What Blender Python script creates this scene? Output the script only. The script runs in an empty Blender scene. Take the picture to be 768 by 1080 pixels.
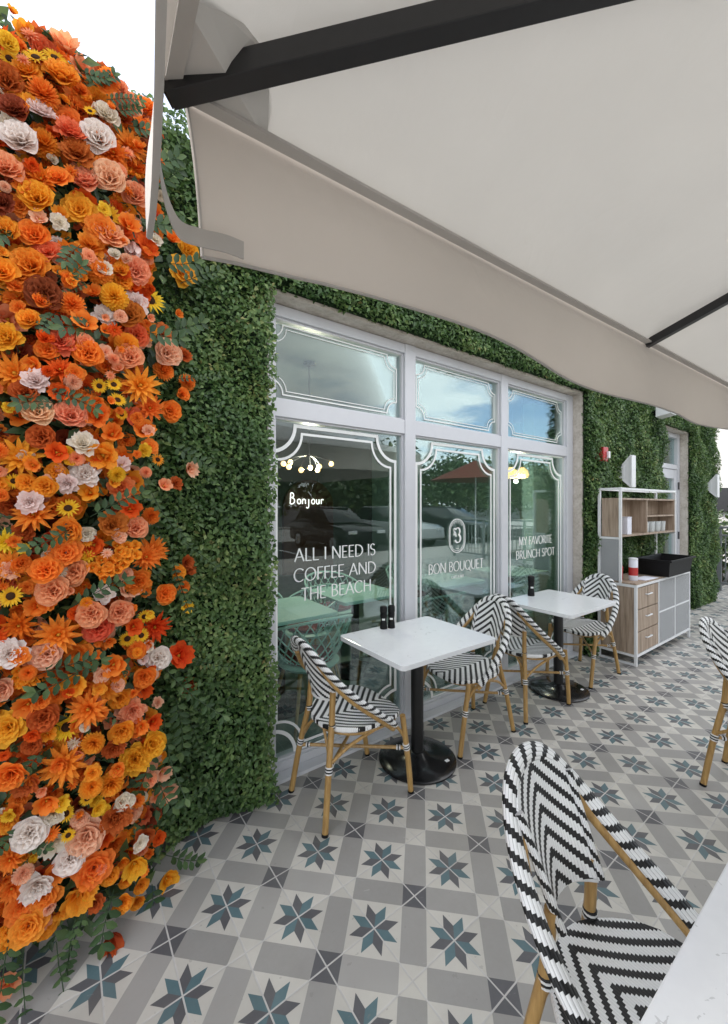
import bpy, math, random
import numpy as np
from mathutils import Vector, Matrix, Euler

R = math.radians
rng = random.Random(11)
nrg = np.random.default_rng(5)
scene = bpy.context.scene
COL = scene.collection

# ------------------------------------------------------------------ materials
def new_mat(name):
    m = bpy.data.materials.new(name); m.use_nodes = True
    nt = m.node_tree
    for n in list(nt.nodes): nt.nodes.remove(n)
    out = nt.nodes.new('ShaderNodeOutputMaterial')
    return m, nt, out

class NT:
    """tiny helper for wiring math nodes"""
    def __init__(s, nt): s.nt = nt
    def node(s, t, **kw):
        n = s.nt.nodes.new(t)
        for k, v in kw.items(): setattr(n, k, v)
        return n
    def link(s, a, b): s.nt.links.new(a, b)
    def put(s, sock, v):
        if hasattr(v, 'is_output'): s.link(v, sock)
        else: sock.default_value = v
    def m(s, op, a, b=None, c=None):
        n = s.node('ShaderNodeMath', operation=op)
        s.put(n.inputs[0], a)
        if b is not None: s.put(n.inputs[1], b)
        if c is not None: s.put(n.inputs[2], c)
        return n.outputs[0]
    def mix(s, f, a, b):
        n = s.node('ShaderNodeMix', data_type='RGBA')
        s.put(n.inputs[0], f)
        for sock, v in ((n.inputs[6], a), (n.inputs[7], b)):
            if hasattr(v, 'is_output'): s.link(v, sock)
            else: sock.default_value = (*v, 1) if len(v) == 3 else v
        return n.outputs[2]
    def noise(s, vec, scale, detail=4, rough=.55, out=0):
        n = s.node('ShaderNodeTexNoise')
        n.inputs['Scale'].default_value = scale; n.inputs['Detail'].default_value = detail
        n.inputs['Roughness'].default_value = rough
        if vec is not None: s.link(vec, n.inputs['Vector'])
        return n.outputs[out]
    def ramp(s, f, stops):
        n = s.node('ShaderNodeValToRGB'); s.link(f, n.inputs[0])
        e = n.color_ramp.elements
        while len(e) < len(stops): e.new(.5)
        for el, (p, c) in zip(e, stops): el.position = p; el.color = (*c, 1)
        return n.outputs[0]
    def obj(s): return s.node('ShaderNodeTexCoord').outputs['Object']
    def uv(s): return s.node('ShaderNodeTexCoord').outputs['UV']
    def attr(s, name): return s.node('ShaderNodeAttribute', attribute_name=name).outputs['Fac']
    def sep(s, v):
        n = s.node('ShaderNodeSeparateXYZ'); s.link(v, n.inputs[0]); return n.outputs
    def comb(s, x, y, z=0.):
        n = s.node('ShaderNodeCombineXYZ')
        for i, v in enumerate((x, y, z)): s.put(n.inputs[i], v)
        return n.outputs[0]
    def bump(s, h, strength=.3, dist=.01):
        n = s.node('ShaderNodeBump'); n.inputs['Strength'].default_value = strength
        n.inputs['Distance'].default_value = dist; s.link(h, n.inputs['Height']); return n.outputs[0]
    def bsdf(s, out, col, rough=.5, metal=0., spec=.5, normal=None, emit=None, estr=0):
        b = s.node('ShaderNodeBsdfPrincipled')
        s.put(b.inputs['Base Color'], col if hasattr(col, 'is_output') else (*col, 1))
        s.put(b.inputs['Roughness'], rough); b.inputs['Metallic'].default_value = metal
        b.inputs['Specular IOR Level'].default_value = spec
        if normal is not None: s.link(normal, b.inputs['Normal'])
        if emit is not None:
            b.inputs['Emission Color'].default_value = (*emit, 1); b.inputs['Emission Strength'].default_value = estr
        if out is not None: s.link(b.outputs[0], out.inputs[0])
        return b

def pmat(name, col, rough=.5, metal=0., spec=.5, vary=.12, scale=18., bump=0., bscale=60., emit=None, estr=0):
    """plain surface with a little procedural mottling and micro relief"""
    m, nt, out = new_mat(name); h = NT(nt); o = h.obj()
    n = h.noise(o, scale, 5)
    c = h.mix(n, tuple(max(0, v*(1-vary)) for v in col), tuple(min(1, v*(1+vary)) for v in col))
    rr = h.m('MULTIPLY_ADD', h.noise(o, scale*2.3, 3), .18, rough-.09)
    nm = h.bump(h.noise(o, bscale, 4), bump, .004) if bump else None
    h.bsdf(out, c, rr, metal, spec, nm, emit, estr)
    return m

M = {}
M['alu'] = pmat('white_aluminium', (.56, .57, .60), .38, .0, .5, .04)
M['stone'] = None
M['black_metal'] = pmat('black_powdercoat', (.007, .007, .0075), .32, 0, .5, .3, 40, .08, 300)
M['black_base'] = pmat('black_cast_base', (.008, .008, .009), .2, 0, .6, .3, 20)
M['rib_metal'] = pmat('black_umbrella_frame', (.016, .016, .018), .42, 0, .5, .2, 30)
M['white_paint'] = pmat('white_painted_metal', (.72, .73, .74), .4, 0, .5, .05)
M['red'] = pmat('red_plastic', (.45, .03, .03), .35, 0, .5, .08)
M['black_plastic'] = pmat('black_plastic', (.0035, .0035, .004), .5, 0, .3, .2, 50, .1, 200)
M['tan'] = None
M['decal'] = pmat('white_vinyl', (.78, .8, .79), .5, 0, .3, .03)
M['white_stucco'] = pmat('white_stucco', (.62, .61, .59), .85, 0, .2, .05, 6, .3, 120)
M['asphalt'] = pmat('asphalt', (.04, .04, .042), .9, 0, .3, .25, 3, .4, 90)
M['concrete'] = pmat('concrete', (.40, .385, .36), .85, 0, .3, .12, 5, .3, 80)
M['fence_grey'] = pmat('grey_painted_steel', (.15, .165, .17), .45, 0, .5, .08)
M['mint'] = pmat('mint_paint', (.37, .61, .56), .45, 0, .4, .05)
M['mint_wall'] = pmat('mint_wall_paint', (.42, .66, .60), .75, 0, .3, .05)
M['dark_wall'] = pmat('dark_green_wall', (.10, .14, .125), .7, 0, .3, .12)
M['int_floor'] = pmat('green_grey_floor', (.15, .22, .19), .45, 0, .4, .12, 4)
M['brown'] = pmat('dark_brown_panel', (.10, .05, .032), .5, 0, .4, .2, 8)
M['ceiling'] = pmat('dark_ceiling', (.10, .12, .11), .85, 0, .2, .08)
M['bulb'] = pmat('glowing_globe', (.9, .7, .4), .4, 0, .3, .02, emit=(1, .55, .2), estr=1.7)
M['neon'] = pmat('neon_white', (.8, .8, .8), .4, 0, .3, .02, emit=(1, .97, .9), estr=.75)
M['glassware'] = pmat('pale_glassware', (.55, .58, .58), .12, 0, .6, .1)
M['paper'] = pmat('white_paper', (.72, .73, .80), .8, 0, .2, .06, 40)
M['hinge'] = pmat('dark_steel', (.08, .08, .085), .4, .6, .5, .1)
M['sticker'] = pmat('white_sticker', (.75, .75, .74), .6, 0, .3, .04)
M['bark'] = pmat('tree_bark', (.11, .08, .055), .9, 0, .2, .3, 12, .6, 40)
M['tyre'] = pmat('tyre_rubber', (.018, .018, .018), .8, 0, .3, .2)
M['rim'] = pmat('alloy_rim', (.45, .46, .47), .3, .8, .5, .05)
M['carglass'] = pmat('dark_car_glass', (.012, .015, .017), .06, 0, .7, .1)
M['headlight'] = pmat('clear_headlight', (.6, .62, .64), .15, 0, .7, .05)
M['taillight'] = pmat('red_taillight', (.35, .02, .02), .2, 0, .6, .05)
M['cushion'] = pmat('maroon_cushion', (.13, .025, .022), .85, 0, .2, .15, 30, .2, 200)
M['steel'] = pmat('brushed_steel', (.5, .51, .52), .3, .85, .5, .08)
M['dark_fabric'] = pmat('dark_felt', (.02, .02, .022), .9)

def m_stone():
    m, nt, out = new_mat('coral_stone'); h = NT(nt); o = h.obj()
    a = h.noise(o, 9, 7, .65); b = h.noise(o, 45, 5, .6)
    f = h.m('ADD', h.m('MULTIPLY', a, .6), h.m('MULTIPLY', b, .4))
    c = h.ramp(f, [(.3, (.30, .26, .215)), (.48, (.50, .455, .40)), (.62, (.60, .56, .51)), (.75, (.42, .38, .33))])
    h.bsdf(out, c, .85, 0, .25, h.bump(f, .6, .008)); return m
M['stone'] = m_stone()

def m_bamboo():
    m, nt, out = new_mat('bamboo_look_tube'); h = NT(nt); o = h.obj()
    s = h.sep(o)
    v = h.comb(h.m('MULTIPLY', s[0], 60), h.m('MULTIPLY', s[1], 60), h.m('MULTIPLY', s[2], 6))
    n = h.noise(v, 1.5, 5, .6)
    c = h.ramp(n, [(.25, (.25, .14, .045)), (.55, (.40, .245, .085)), (.8, (.50, .32, .125))])
    h.bsdf(out, c, .36, 0, .45, h.bump(n, .12, .003)); return m
M['tan'] = m_bamboo()

def m_weave(name, period, duty, chevron=True, strand=.0068):
    m, nt, out = new_mat(name); h = NT(nt)
    s = h.sep(h.uv()); u, v = s[0], s[1]
    au = h.m('ABSOLUTE', u) if chevron else u
    q = h.m('DIVIDE', au, strand)
    c = h.m('FLOOR', q)
    t = h.m('ADD', v, h.m('MULTIPLY', h.m('ADD', c, .5), strand))
    fr = h.m('FRACT', h.m('ADD', h.m('DIVIDE', t, period), 40.))
    white = h.m('LESS_THAN', fr, duty)
    cell = h.m('SINE', h.m('MULTIPLY', h.m('FRACT', q), math.pi))
    # each float of the weave dips where it goes under
    e = h.m('DIVIDE', fr, duty)
    e2 = h.m('DIVIDE', h.m('SUBTRACT', fr, duty), 1-duty)
    ee = h.m('ADD', h.m('MULTIPLY', e, white), h.m('MULTIPLY', e2, h.m('SUBTRACT', 1., white)))
    crown = h.m('SINE', h.m('MULTIPLY', ee, math.pi))
    hh = h.m('ADD', h.m('MULTIPLY', h.m('POWER', cell, .5), .6), h.m('MULTIPLY', h.m('POWER', h.m('MAXIMUM', crown, .001), .4), .6))
    nz = h.noise(h.comb(h.m('MULTIPLY', c, 7.3), h.m('MULTIPLY', h.m('FLOOR', h.m('DIVIDE', t, period)), 3.1)), 1.7, 1)
    wcol = h.mix(nz, (.72, .725, .72), (.84, .845, .84))
    bcol = h.mix(nz, (.005, .005, .0055), (.011, .011, .012))
    gap = h.m('LESS_THAN', cell, .12)
    wc2 = h.mix(gap, wcol, (.46, .46, .46))
    col = h.mix(white, bcol, wc2)
    h.bsdf(out, col, .42, 0, .45, h.bump(hh, .5, .0024)); return m
M['weave'] = m_weave('chevron_weave', .048, .56)

def m_wrap():
    m, nt, out = new_mat('wrapped_edge_weave'); h = NT(nt)
    s = h.sep(h.uv()); u, v = s[0], s[1]          # u: around 0..1, v: along (m)
    n = 14.
    q = h.m('MULTIPLY', u, n); c = h.m('FLOOR', q)
    t = h.m('ADD', v, h.m('MULTIPLY', c, .0068))
    fr = h.m('FRACT', h.m('ADD', h.m('DIVIDE', t, .047), 20.))
    white = h.m('LESS_THAN', fr, .60)
    cell = h.m('SINE', h.m('MULTIPLY', h.m('FRACT', q), math.pi))
    hh = h.m('ADD', h.m('MULTIPLY', cell, .6), h.m('MULTIPLY', white, .3))
    col = h.mix(white, (.007, .007, .0075), h.mix(h.m('LESS_THAN', cell, .2), (.80, .805, .80), (.44, .44, .44)))
    h.bsdf(out, col, .42, 0, .45, h.bump(hh, .7, .003)); return m
M['wrap'] = m_wrap()
M['bind_w'] = pmat('white_binding', (.70, .70, .69), .5, 0, .4, .05)
M['bind_b'] = pmat('black_binding', (.014, .014, .015), .5, 0, .4, .1)

def m_marble():
    m, nt, out = new_mat('white_quartz'); h = NT(nt); o = h.obj()
    w = h.noise(o, 5, 4, .6, 1)
    mp = h.node('ShaderNodeVectorMath', operation='MULTIPLY_ADD')
    h.link(w, mp.inputs[0]); mp.inputs[1].default_value = (.12, .12, .12); h.link(o, mp.inputs[2])
    n = h.noise(mp.outputs[0], 7, 4, .5)
    vein = h.m('LESS_THAN', h.m('ABSOLUTE', h.m('SUBTRACT', n, .5)), .0045)
    mask = h.m('GREATER_THAN', h.noise(o, 17, 3), .575)
    speck = h.m('MULTIPLY', vein, mask)
    base = h.mix(h.noise(o, 30, 5), (.70, .715, .735), (.77, .785, .80))
    c = h.mix(h.m('MULTIPLY', speck, .55), base, (.42, .43, .44))
    h.bsdf(out, c, .16, 0, .5); return m
M['marble'] = m_marble()

def m_wood():
    m, nt, out = new_mat('grey_oak_laminate'); h = NT(nt); s = h.sep(h.obj())
    v = h.comb(h.m('MULTIPLY', s[0], 26), h.m('MULTIPLY', s[1], 26), h.m('MULTIPLY', s[2], 1.6))
    n = h.noise(v, 1.6, 7, .62)
    c = h.ramp(n, [(.28, (.17, .12, .085)), (.48, (.33, .25, .185)), (.62, (.42, .33, .255)), (.8, (.30, .22, .165))])
    h.bsdf(out, c, .5, 0, .35, h.bump(n, .08, .003)); return m
M['wood'] = m_wood()

def m_mesh():
    m, nt, out = new_mat('perforated_metal'); h = NT(nt); s = h.sep(h.obj())
    # 6 mm round holes on a diagonal grid, world metres
    a = h.m('ADD', s[0], s[1]); z = s[2]
    p = .008
    x1 = h.m('SUBTRACT', h.m('FRACT', h.m('ADD', h.m('DIVIDE', h.m('ADD', a, z), p), 5000)), .5)
    y1 = h.m('SUBTRACT', h.m('FRACT', h.m('ADD', h.m('DIVIDE', h.m('SUBTRACT', a, z), p), 5000)), .5)
    r = h.m('SQRT', h.m('ADD', h.m('MULTIPLY', x1, x1), h.m('MULTIPLY', y1, y1)))
    hole = h.m('LESS_THAN', r, .33)
    c = h.mix(hole, (.42, .43, .44), (.10, .105, .11))
    h.bsdf(out, c, .45, 0, .4, h.bump(r, .4, .002)); return m
M['mesh'] = m_mesh()

def m_glass(name, tint, boost):
    m, nt, out = new_mat(name); h = NT(nt)
    tr = h.node('ShaderNodeBsdfTransparent'); tr.inputs[0].default_value = (*tint, 1)
    gl = h.node('ShaderNodeBsdfGlossy'); gl.inputs['Roughness'].default_value = 0.0
    gl.inputs[0].default_value = (.93, .97, 1, 1)
    nb = h.bump(h.noise(h.obj(), 1.1, 2), .012, .02); h.link(nb, gl.inputs['Normal'])
    f = h.node('ShaderNodeFresnel'); f.inputs[0].default_value = 1.52
    fac = h.m('MINIMUM', h.m('MULTIPLY_ADD', f.outputs[0], boost, .02), .95)
    mx = h.node('ShaderNodeMixShader'); h.link(fac, mx.inputs[0]); h.link(tr.outputs[0], mx.inputs[1]); h.link(gl.outputs[0], mx.inputs[2])
    h.link(mx.outputs[0], out.inputs[0]); return m
M['glass'] = m_glass('tinted_window_glass', (.85, .935, .915), .72)
M['clear'] = m_glass('clear_glassware', (.92, .95, .95), 1.2)

def m_leaf(name, stops, rough=.42, trans=.25, spec=.45):
    m, nt, out = new_mat(name); h = NT(nt)
    c = h.ramp(h.attr('rnd'), stops)
    b = h.bsdf(None, c, rough, 0, spec)
    t = h.node('ShaderNodeBsdfTranslucent'); h.link(c, t.inputs[0])
    mx = h.node('ShaderNodeMixShader'); mx.inputs[0].default_value = trans
    h.link(b.outputs[0], mx.inputs[1]); h.link(t.outputs[0], mx.inputs[2]); h.link(mx.outputs[0], out.inputs[0]); return m
M['boxwood'] = m_leaf('boxwood_leaves', [(0, (.030, .068, .022)), (.35, (.070, .145, .042)), (.70, (.150, .245, .075)), (.9, (.25, .33, .11)), (1, (.32, .29, .11))])
M['treeleaf'] = m_leaf('tree_leaves', [(0, (.02, .045, .015)), (.6, (.05, .09, .03)), (1, (.10, .14, .045))])
M['sprig'] = m_leaf('sprig_leaves', [(0, (.026, .055, .022)), (.5, (.055, .11, .04)), (1, (.13, .20, .065))])
M['hedge_back'] = pmat('hedge_backing', (.018, .036, .016), .9, 0, .1, .3, 30)

def m_petal(name, c0, c1, c2=None):
    """c0 at the heart of the flower, c1 along the petal, c2 at its rim (dye of the cloth petal)"""
    m, nt, out = new_mat(name); h = NT(nt)
    c2 = c2 or c1
    c = h.ramp(h.attr('pt'), [(0, c0), (.42, c1), (1, c2)])
    rnd = h.node('ShaderNodeObjectInfo').outputs['Random']
    hs = h.node('ShaderNodeHueSaturation')
    h.put(hs.inputs['Hue'], h.m('MULTIPLY_ADD', rnd, .028, .486))
    h.put(hs.inputs['Value'], h.m('MULTIPLY_ADD', h.noise(h.obj(), 9., 3), .5, .76))
    h.link(c, hs.inputs['Color'])
    b = h.bsdf(None, hs.outputs[0], .68, 0, .2, h.bump(h.noise(h.obj(), 6., 6, .6), .22, .10))
    t = h.node('ShaderNodeBsdfTranslucent'); h.link(hs.outputs[0], t.inputs[0])
    mx = h.node('ShaderNodeMixShader'); mx.inputs[0].default_value = .3
    h.link(b.outputs[0], mx.inputs[1]); h.link(t.outputs[0], mx.inputs[2]); h.link(mx.outputs[0], out.inputs[0]); return m
PET = {
 'o': m_petal('orange_petals', (.60, .085, .005), (.85, .20, .012), (.90, .30, .04)),
 'a': m_petal('amber_petals', (.80, .18, .006), (.90, .33, .014), (.92, .42, .04)),
 'c': m_petal('coral_petals', (.72, .12, .035), (.89, .31, .12), (.91, .44, .23)),
 'p': m_petal('peach_petals', (.84, .15, .05), (.90, .44, .24), (.92, .58, .38)),
 'r': m_petal('rust_petals', (.24, .03, .007), (.48, .085, .016), (.60, .15, .03)),
 'k': m_petal('red_coral_petals', (.58, .045, .012), (.78, .125, .035), (.86, .24, .09)),
 'b': m_petal('brown_petals', (.12, .018, .008), (.26, .045, .016), (.34, .08, .03)),
 'e': m_petal('red_orange_petals', (.50, .04, .004), (.74, .095, .008), (.82, .155, .015)),
 'w': m_petal('blush_white_petals', (.86, .52, .38), (.88, .74, .65), (.90, .83, .78)),
 'l': m_petal('blush_petals', (.72, .40, .33), (.82, .60, .53), (.86, .72, .68)),
 'm': m_petal('cream_petals', (.80, .62, .40), (.82, .72, .55), (.85, .78, .66)),
 'y': m_petal('yellow_petals', (.78, .30, .01), (.88, .54, .02), (.90, .62, .05)),
}
M['disc'] = pmat('brown_flower_disc', (.045, .02, .008), .9, 0, .2, .5, 120, .8, 250)
M['stamen'] = pmat('yellow_stamen', (.7, .42, .05), .8, 0, .2, .2, 80)

def m_floor():
    m, nt, out = new_mat('encaustic_star_tiles'); h = NT(nt)
    s = h.sep(h.obj())
    S = .2032*math.sqrt(2)
    d = R(-1.2)
    ox, oy = .668, 1.775
    X = h.m('SUBTRACT', s[0], ox); Y = h.m('SUBTRACT', s[1], oy)
    ang = -math.pi/4 - d
    ux, uy = math.cos(ang), math.sin(ang)
    vx, vy = uy, -ux                       # v points towards the street
    U = h.m('DIVIDE', h.m('ADD', h.m('MULTIPLY', X, ux), h.m('MULTIPLY', Y, uy)), S)
    V = h.m('DIVIDE', h.m('ADD', h.m('MULTIPLY', X, vx), h.m('MULTIPLY', Y, vy)), S)
    iu = h.m('FLOOR', h.m('ADD', U, .5)); iv = h.m('FLOOR', h.m('ADD', V, .5))
    fu = h.m('SUBTRACT', U, iu); fv = h.m('SUBTRACT', V, iv)
    au = h.m('ABSOLUTE', fu); av = h.m('ABSOLUTE', fv)
    mx = h.m('MAXIMUM', au, av); mn = h.m('MINIMUM', au, av)
    L = .177
    be = h.m('MULTIPLY', mn, math.sqrt(2)); al = h.m('SUBTRACT', mx, mn)
    star = h.m('MULTIPLY', h.m('LESS_THAN', al, L), h.m('LESS_THAN', be, L))
    sg = h.m('MULTIPLY', h.m('MULTIPLY', h.m('SIGN', fu), h.m('SIGN', fv)), h.m('SIGN', h.m('SUBTRACT', au, av)))
    teal = h.m('GREATER_THAN', sg, 0.)
    half = .5-.160
    bu = h.m('GREATER_THAN', au, half); bv = h.m('GREATER_THAN', av, half)
    bar = h.m('SUBTRACT', h.m('ADD', bu, bv), h.m('MULTIPLY', h.m('MULTIPLY', bu, bv), 2.))
    cross = h.m('MULTIPLY', bu, bv)
    cu = h.m('FLOOR', U); cv = h.m('FLOOR', V)
    par = h.m('ABSOLUTE', h.m('SUBTRACT', h.m('FLOORED_MODULO', h.m('ADD', cu, cv), 2.), 0.))
    dark = h.m('MULTIPLY', cross, h.m('LESS_THAN', par, .5))
    # tile ids along the grout axes
    a = h.m('ADD', U, V); b = h.m('SUBTRACT', U, V)
    ia, ib = h.m('FLOOR', a), h.m('FLOOR', b)
    wn = h.node('ShaderNodeTexWhiteNoise', noise_dimensions='2D'); h.link(h.comb(ia, ib), wn.inputs['Vector'])
    r1 = wn.outputs['Value']
    ww = h.sep(wn.outputs['Color'])
    o = h.obj()
    cloud = h.noise(o, 7., 5, .6); fine = h.noise(o, 60., 4, .6)
    mott = h.m('ADD', h.m('MULTIPLY', cloud, .65), h.m('MULTIPLY', fine, .35))
    cream = h.mix(mott, (.465, .445, .40), (.575, .555, .505))
    g = h.mix(ww[1], (.24, .23, .212), (.335, .32, .295))
    grey = h.mix(h.m('MULTIPLY', mott, .8), g, (.36, .355, .345))
    drk = h.mix(mott, (.075, .075, .082), (.135, .133, .140))
    tl = h.mix(mott, (.060, .115, .132), (.135, .205, .222))
    c = h.mix(bar, cream, grey)
    c = h.mix(dark, c, drk)
    c = h.mix(h.m('MULTIPLY', star, teal), c, tl)
    c = h.mix(h.m('MULTIPLY', star, h.m('SUBTRACT', 1., teal)), c, drk)
    # tile to tile tone
    hv = h.node('ShaderNodeHueSaturation'); h.put(hv.inputs['Value'], h.m('MULTIPLY_ADD', r1, .16, .90)); h.link(c, hv.inputs['Color'])
    fa = h.m('ABSOLUTE', h.m('SUBTRACT', h.m('FRACT', h.m('ADD', a, .5)), .5))
    fb = h.m('ABSOLUTE', h.m('SUBTRACT', h.m('FRACT', h.m('ADD', b, .5)), .5))
    gd = h.m('MINIMUM', fa, fb)
    gr = h.m('LESS_THAN', gd, .0125)
    gcol = h.mix(h.noise(o, 25, 3), (.38, .365, .345), (.58, .57, .55))
    c = h.mix(gr, hv.outputs[0], gcol)
    stain = h.m('MULTIPLY', h.m('GREATER_THAN', h.noise(o, 34, 3), .69), .30)
    c = h.mix(stain, c, (.20, .19, .175))
    foot = h.ramp(h.noise(o, 1.3, 6, .62), [(.46, (0, 0, 0)), (.66, (1, 1, 1))])
    c = h.mix(h.m('MULTIPLY', foot, .30), c, (.21, .195, .17))
    scuff = h.m('GREATER_THAN', h.noise(h.comb(h.m('MULTIPLY', s[0], 14), h.m('MULTIPLY', h.m('ADD', s[1], h.m('MULTIPLY', s[0], .4)), 90)), 1., 3, .5), .735)
    c = h.mix(h.m('MULTIPLY', scuff, .16), c, (.75, .74, .71))
    ht = h.m('ADD', h.m('MINIMUM', h.m('MULTIPLY', gd, 40.), 1.), h.m('MULTIPLY', fine, .10))
    rough = h.m('ADD', h.m('MULTIPLY_ADD', cloud, .22, .34), h.m('MULTIPLY', gr, .3))
    h.bsdf(out, c, rough, 0, .38, h.bump(ht, .35, .0025)); return m
M['floor'] = m_floor()

def m_canvas(name, c, trans):
    m, nt, out = new_mat(name); h = NT(nt); o = h.obj()
    n = h.noise(o, 2.2, 5, .6); f = h.noise(o, 500, 2)
    col = h.mix(n, tuple(v*.94 for v in c), tuple(min(1, v*1.05) for v in c))
    wr = h.noise(o, 5.5, 4, .55)
    crease = h.m('POWER', h.m('SUBTRACT', 1., h.m('ABSOLUTE', h.m('MULTIPLY_ADD', h.noise(o, 3.1, 3, .5), 4., -2.))), 3.) if True else wr
    crease = h.m('MAXIMUM', crease, 0.)
    hh = h.m('ADD', h.m('ADD', h.m('MULTIPLY', wr, 1.), h.m('MULTIPLY', crease, .22)), h.m('MULTIPLY', f, .04))
    b = h.bsdf(None, col, .85, 0, .2, h.bump(hh, .30, .02))
    t = h.node('ShaderNodeBsdfTranslucent'); h.link(col, t.inputs[0])
    mx = h.node('ShaderNodeMixShader'); mx.inputs[0].default_value = trans
    h.link(b.outputs[0], mx.inputs[1]); h.link(t.outputs[0], mx.inputs[2]); h.link(mx.outputs[0], out.inputs[0]); return m
M['canvas'] = m_canvas('umbrella_canvas', (.71, .70, .68), .40)
M['valance'] = m_canvas('valance_canvas', (.69, .655, .62), .36)
M['hem'] = m_canvas('hem_tape', (.54, .515, .49), .16)
M['patch'] = m_canvas('corner_patch_canvas', (.65, .63, .605), .2)
M['red_canvas'] = m_canvas('red_umbrella_canvas', (.12, .028, .02), .05)

# ------------------------------------------------------------------ mesh helpers
class MB:
    def __init__(s): s.v=[]; s.f=[]; s.mi=[]; s.uv=[]; s.at={}; s.has_uv=False
    def add(s, verts, faces, mi=0, uvs=None, pt=None):
        b = len(s.v); s.v += [tuple(p) for p in verts]
        s.f += [tuple(i+b for i in f) for f in faces]; s.mi += [mi]*len(faces)
        if uvs is not None: s.has_uv = True
        s.uv += list(uvs) if uvs is not None else [None]*len(faces)
        if pt is not None: s.at.setdefault('pt', {}).update({b+i: v for i, v in enumerate(pt)})
        return s
    def box(s, x0, y0, z0, x1, y1, z1, mi=0):
        v = [(x,y,z) for z in (z0,z1) for y in (y0,y1) for x in (x0,x1)]
        return s.add(v, [(0,2,3,1),(4,5,7,6),(0,1,5,4),(2,6,7,3),(0,4,6,2),(1,3,7,5)], mi)
    def bar(s, p0, p1, w, hgt, mi=0, up=(0,0,1)):
        p0, p1 = Vector(p0), Vector(p1); d = (p1-p0).normalized(); u = Vector(up)
        sd = d.cross(u)
        if sd.length < 1e-4: sd = d.cross(Vector((1,0,0)))
        sd.normalize(); u = sd.cross(d)
        v = [p + sd*a*w/2 + u*b*hgt/2 for p in (p0,p1) for a,b in ((-1,-1),(1,-1),(1,1),(-1,1))]
        return s.add(v, [(3,2,1,0),(4,5,6,7),(0,1,5,4),(1,2,6,5),(2,3,7,6),(3,0,4,7)], mi)
    def prism(s, pts, lo, hi, axis='y', mi=0):
        """extrude a 2-D outline; axis y: pts are (x,z), axis z: (x,y), axis x: (y,z)"""
        n = len(pts)
        def P(a,b,t): return {'y':(a,t,b),'z':(a,b,t),'x':(t,a,b)}[axis]
        v = [P(a,b,lo) for a,b in pts]+[P(a,b,hi) for a,b in pts]
        f = [tuple(range(n))[::-1], tuple(range(n,2*n))]+[(i,(i+1)%n,n+(i+1)%n,n+i) for i in range(n)]
        return s.add(v, f, mi)
    def lathe(s, prof, n=32, c=(0,0,0), mi=0, sq=None):
        v=[]; f=[]
        for r,z in prof:
            for k in range(n):
                a=2*math.pi*k/n; v.append((c[0]+r*math.cos(a), c[1]+r*math.sin(a), c[2]+z))
        for i in range(len(prof)-1):
            for k in range(n): f.append((i*n+k, i*n+(k+1)%n, (i+1)*n+(k+1)%n, (i+1)*n+k))
        f.append(tuple(range(n))[::-1]); f.append(tuple((len(prof)-1)*n+k for k in range(n)))
        return s.add(v, f, mi)
    def tube(s, path, rad, n=10, mi=0, ell=1., cap=True, upv=None):
        P=[Vector(p) for p in path]; m=len(P); T=[]
        for i in range(m):
            a=P[max(0,i-1)]; b=P[min(m-1,i+1)]; T.append((b-a).normalized())
        u=Vector(upv) if upv else (Vector((0,0,1)) if abs(T[0].z)<.9 else Vector((1,0,0)))
        v=[];f=[];uvs=[]; ln=0; S=[]
        nrm=(u-T[0]*u.dot(T[0])).normalized()
        for i in range(m):
            if i>0: ln+=(P[i]-P[i-1]).length
            S.append(ln)
            ref = Vector(upv) if upv else nrm
            nrm=(ref-T[i]*ref.dot(T[i])).normalized(); bn=T[i].cross(nrm)
            r=rad[i] if isinstance(rad,(list,tuple)) else rad
            for k in range(n):
                a=2*math.pi*k/n; v.append(P[i]+nrm*(math.cos(a)*r*ell)+bn*(math.sin(a)*r))
        for i in range(m-1):
            for k in range(n):
                f.append((i*n+k,(i+1)*n+k,(i+1)*n+(k+1)%n,i*n+(k+1)%n))
                uvs.append([(k/n,S[i]),(k/n,S[i+1]),((k+1)/n,S[i+1]),((k+1)/n,S[i])])
        if cap:
            f.append(tuple(range(n))); uvs.append([(0,0)]*n)
            f.append(tuple((m-1)*n+k for k in range(n))[::-1]); uvs.append([(0,0)]*n)
        return s.add(v,f,mi,uvs)
    def build(s, name, mats, parent=None, smooth=False, bevel=0., loc=None, fix=True):
        me=bpy.data.meshes.new(name); me.from_pydata(s.v,[],s.f)
        ms = mats if isinstance(mats,(list,tuple)) else [mats]
        for m in ms: me.materials.append(m)
        if len(ms)>1: me.polygons.foreach_set('material_index', s.mi)
        if s.has_uv:
            l=me.uv_layers.new(name='UVMap'); k=0
            for fi,fc in enumerate(s.f):
                q=s.uv[fi]
                for j in range(len(fc)):
                    if q: l.data[k].uv=q[j]
                    k+=1
        if 'pt' in s.at:
            at=me.attributes.new('pt','FLOAT','POINT')
            for i,vv in s.at['pt'].items(): at.data[i].value=vv
        if fix:
            import bmesh
            bm=bmesh.new(); bm.from_mesh(me); bmesh.ops.recalc_face_normals(bm, faces=bm.faces)
            if bevel:
                ed=[e for e in bm.edges if len(e.link_faces)==2 and e.calc_face_angle(0)>.6]
                bmesh.ops.bevel(bm, geom=ed, offset=bevel, segments=2, affect='EDGES', profile=.6, clamp_overlap=True)
            bm.to_mesh(me); bm.free()
        if smooth:
            me.polygons.foreach_set('use_smooth',[True]*len(me.polygons))
            if hasattr(me,'set_sharp_from_angle'): me.set_sharp_from_angle(angle=R(38))
        o=bpy.data.objects.new(name,me); COL.objects.link(o)
        if parent is not None: o.parent=parent
        if loc is not None: o.location=loc
        return o

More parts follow.
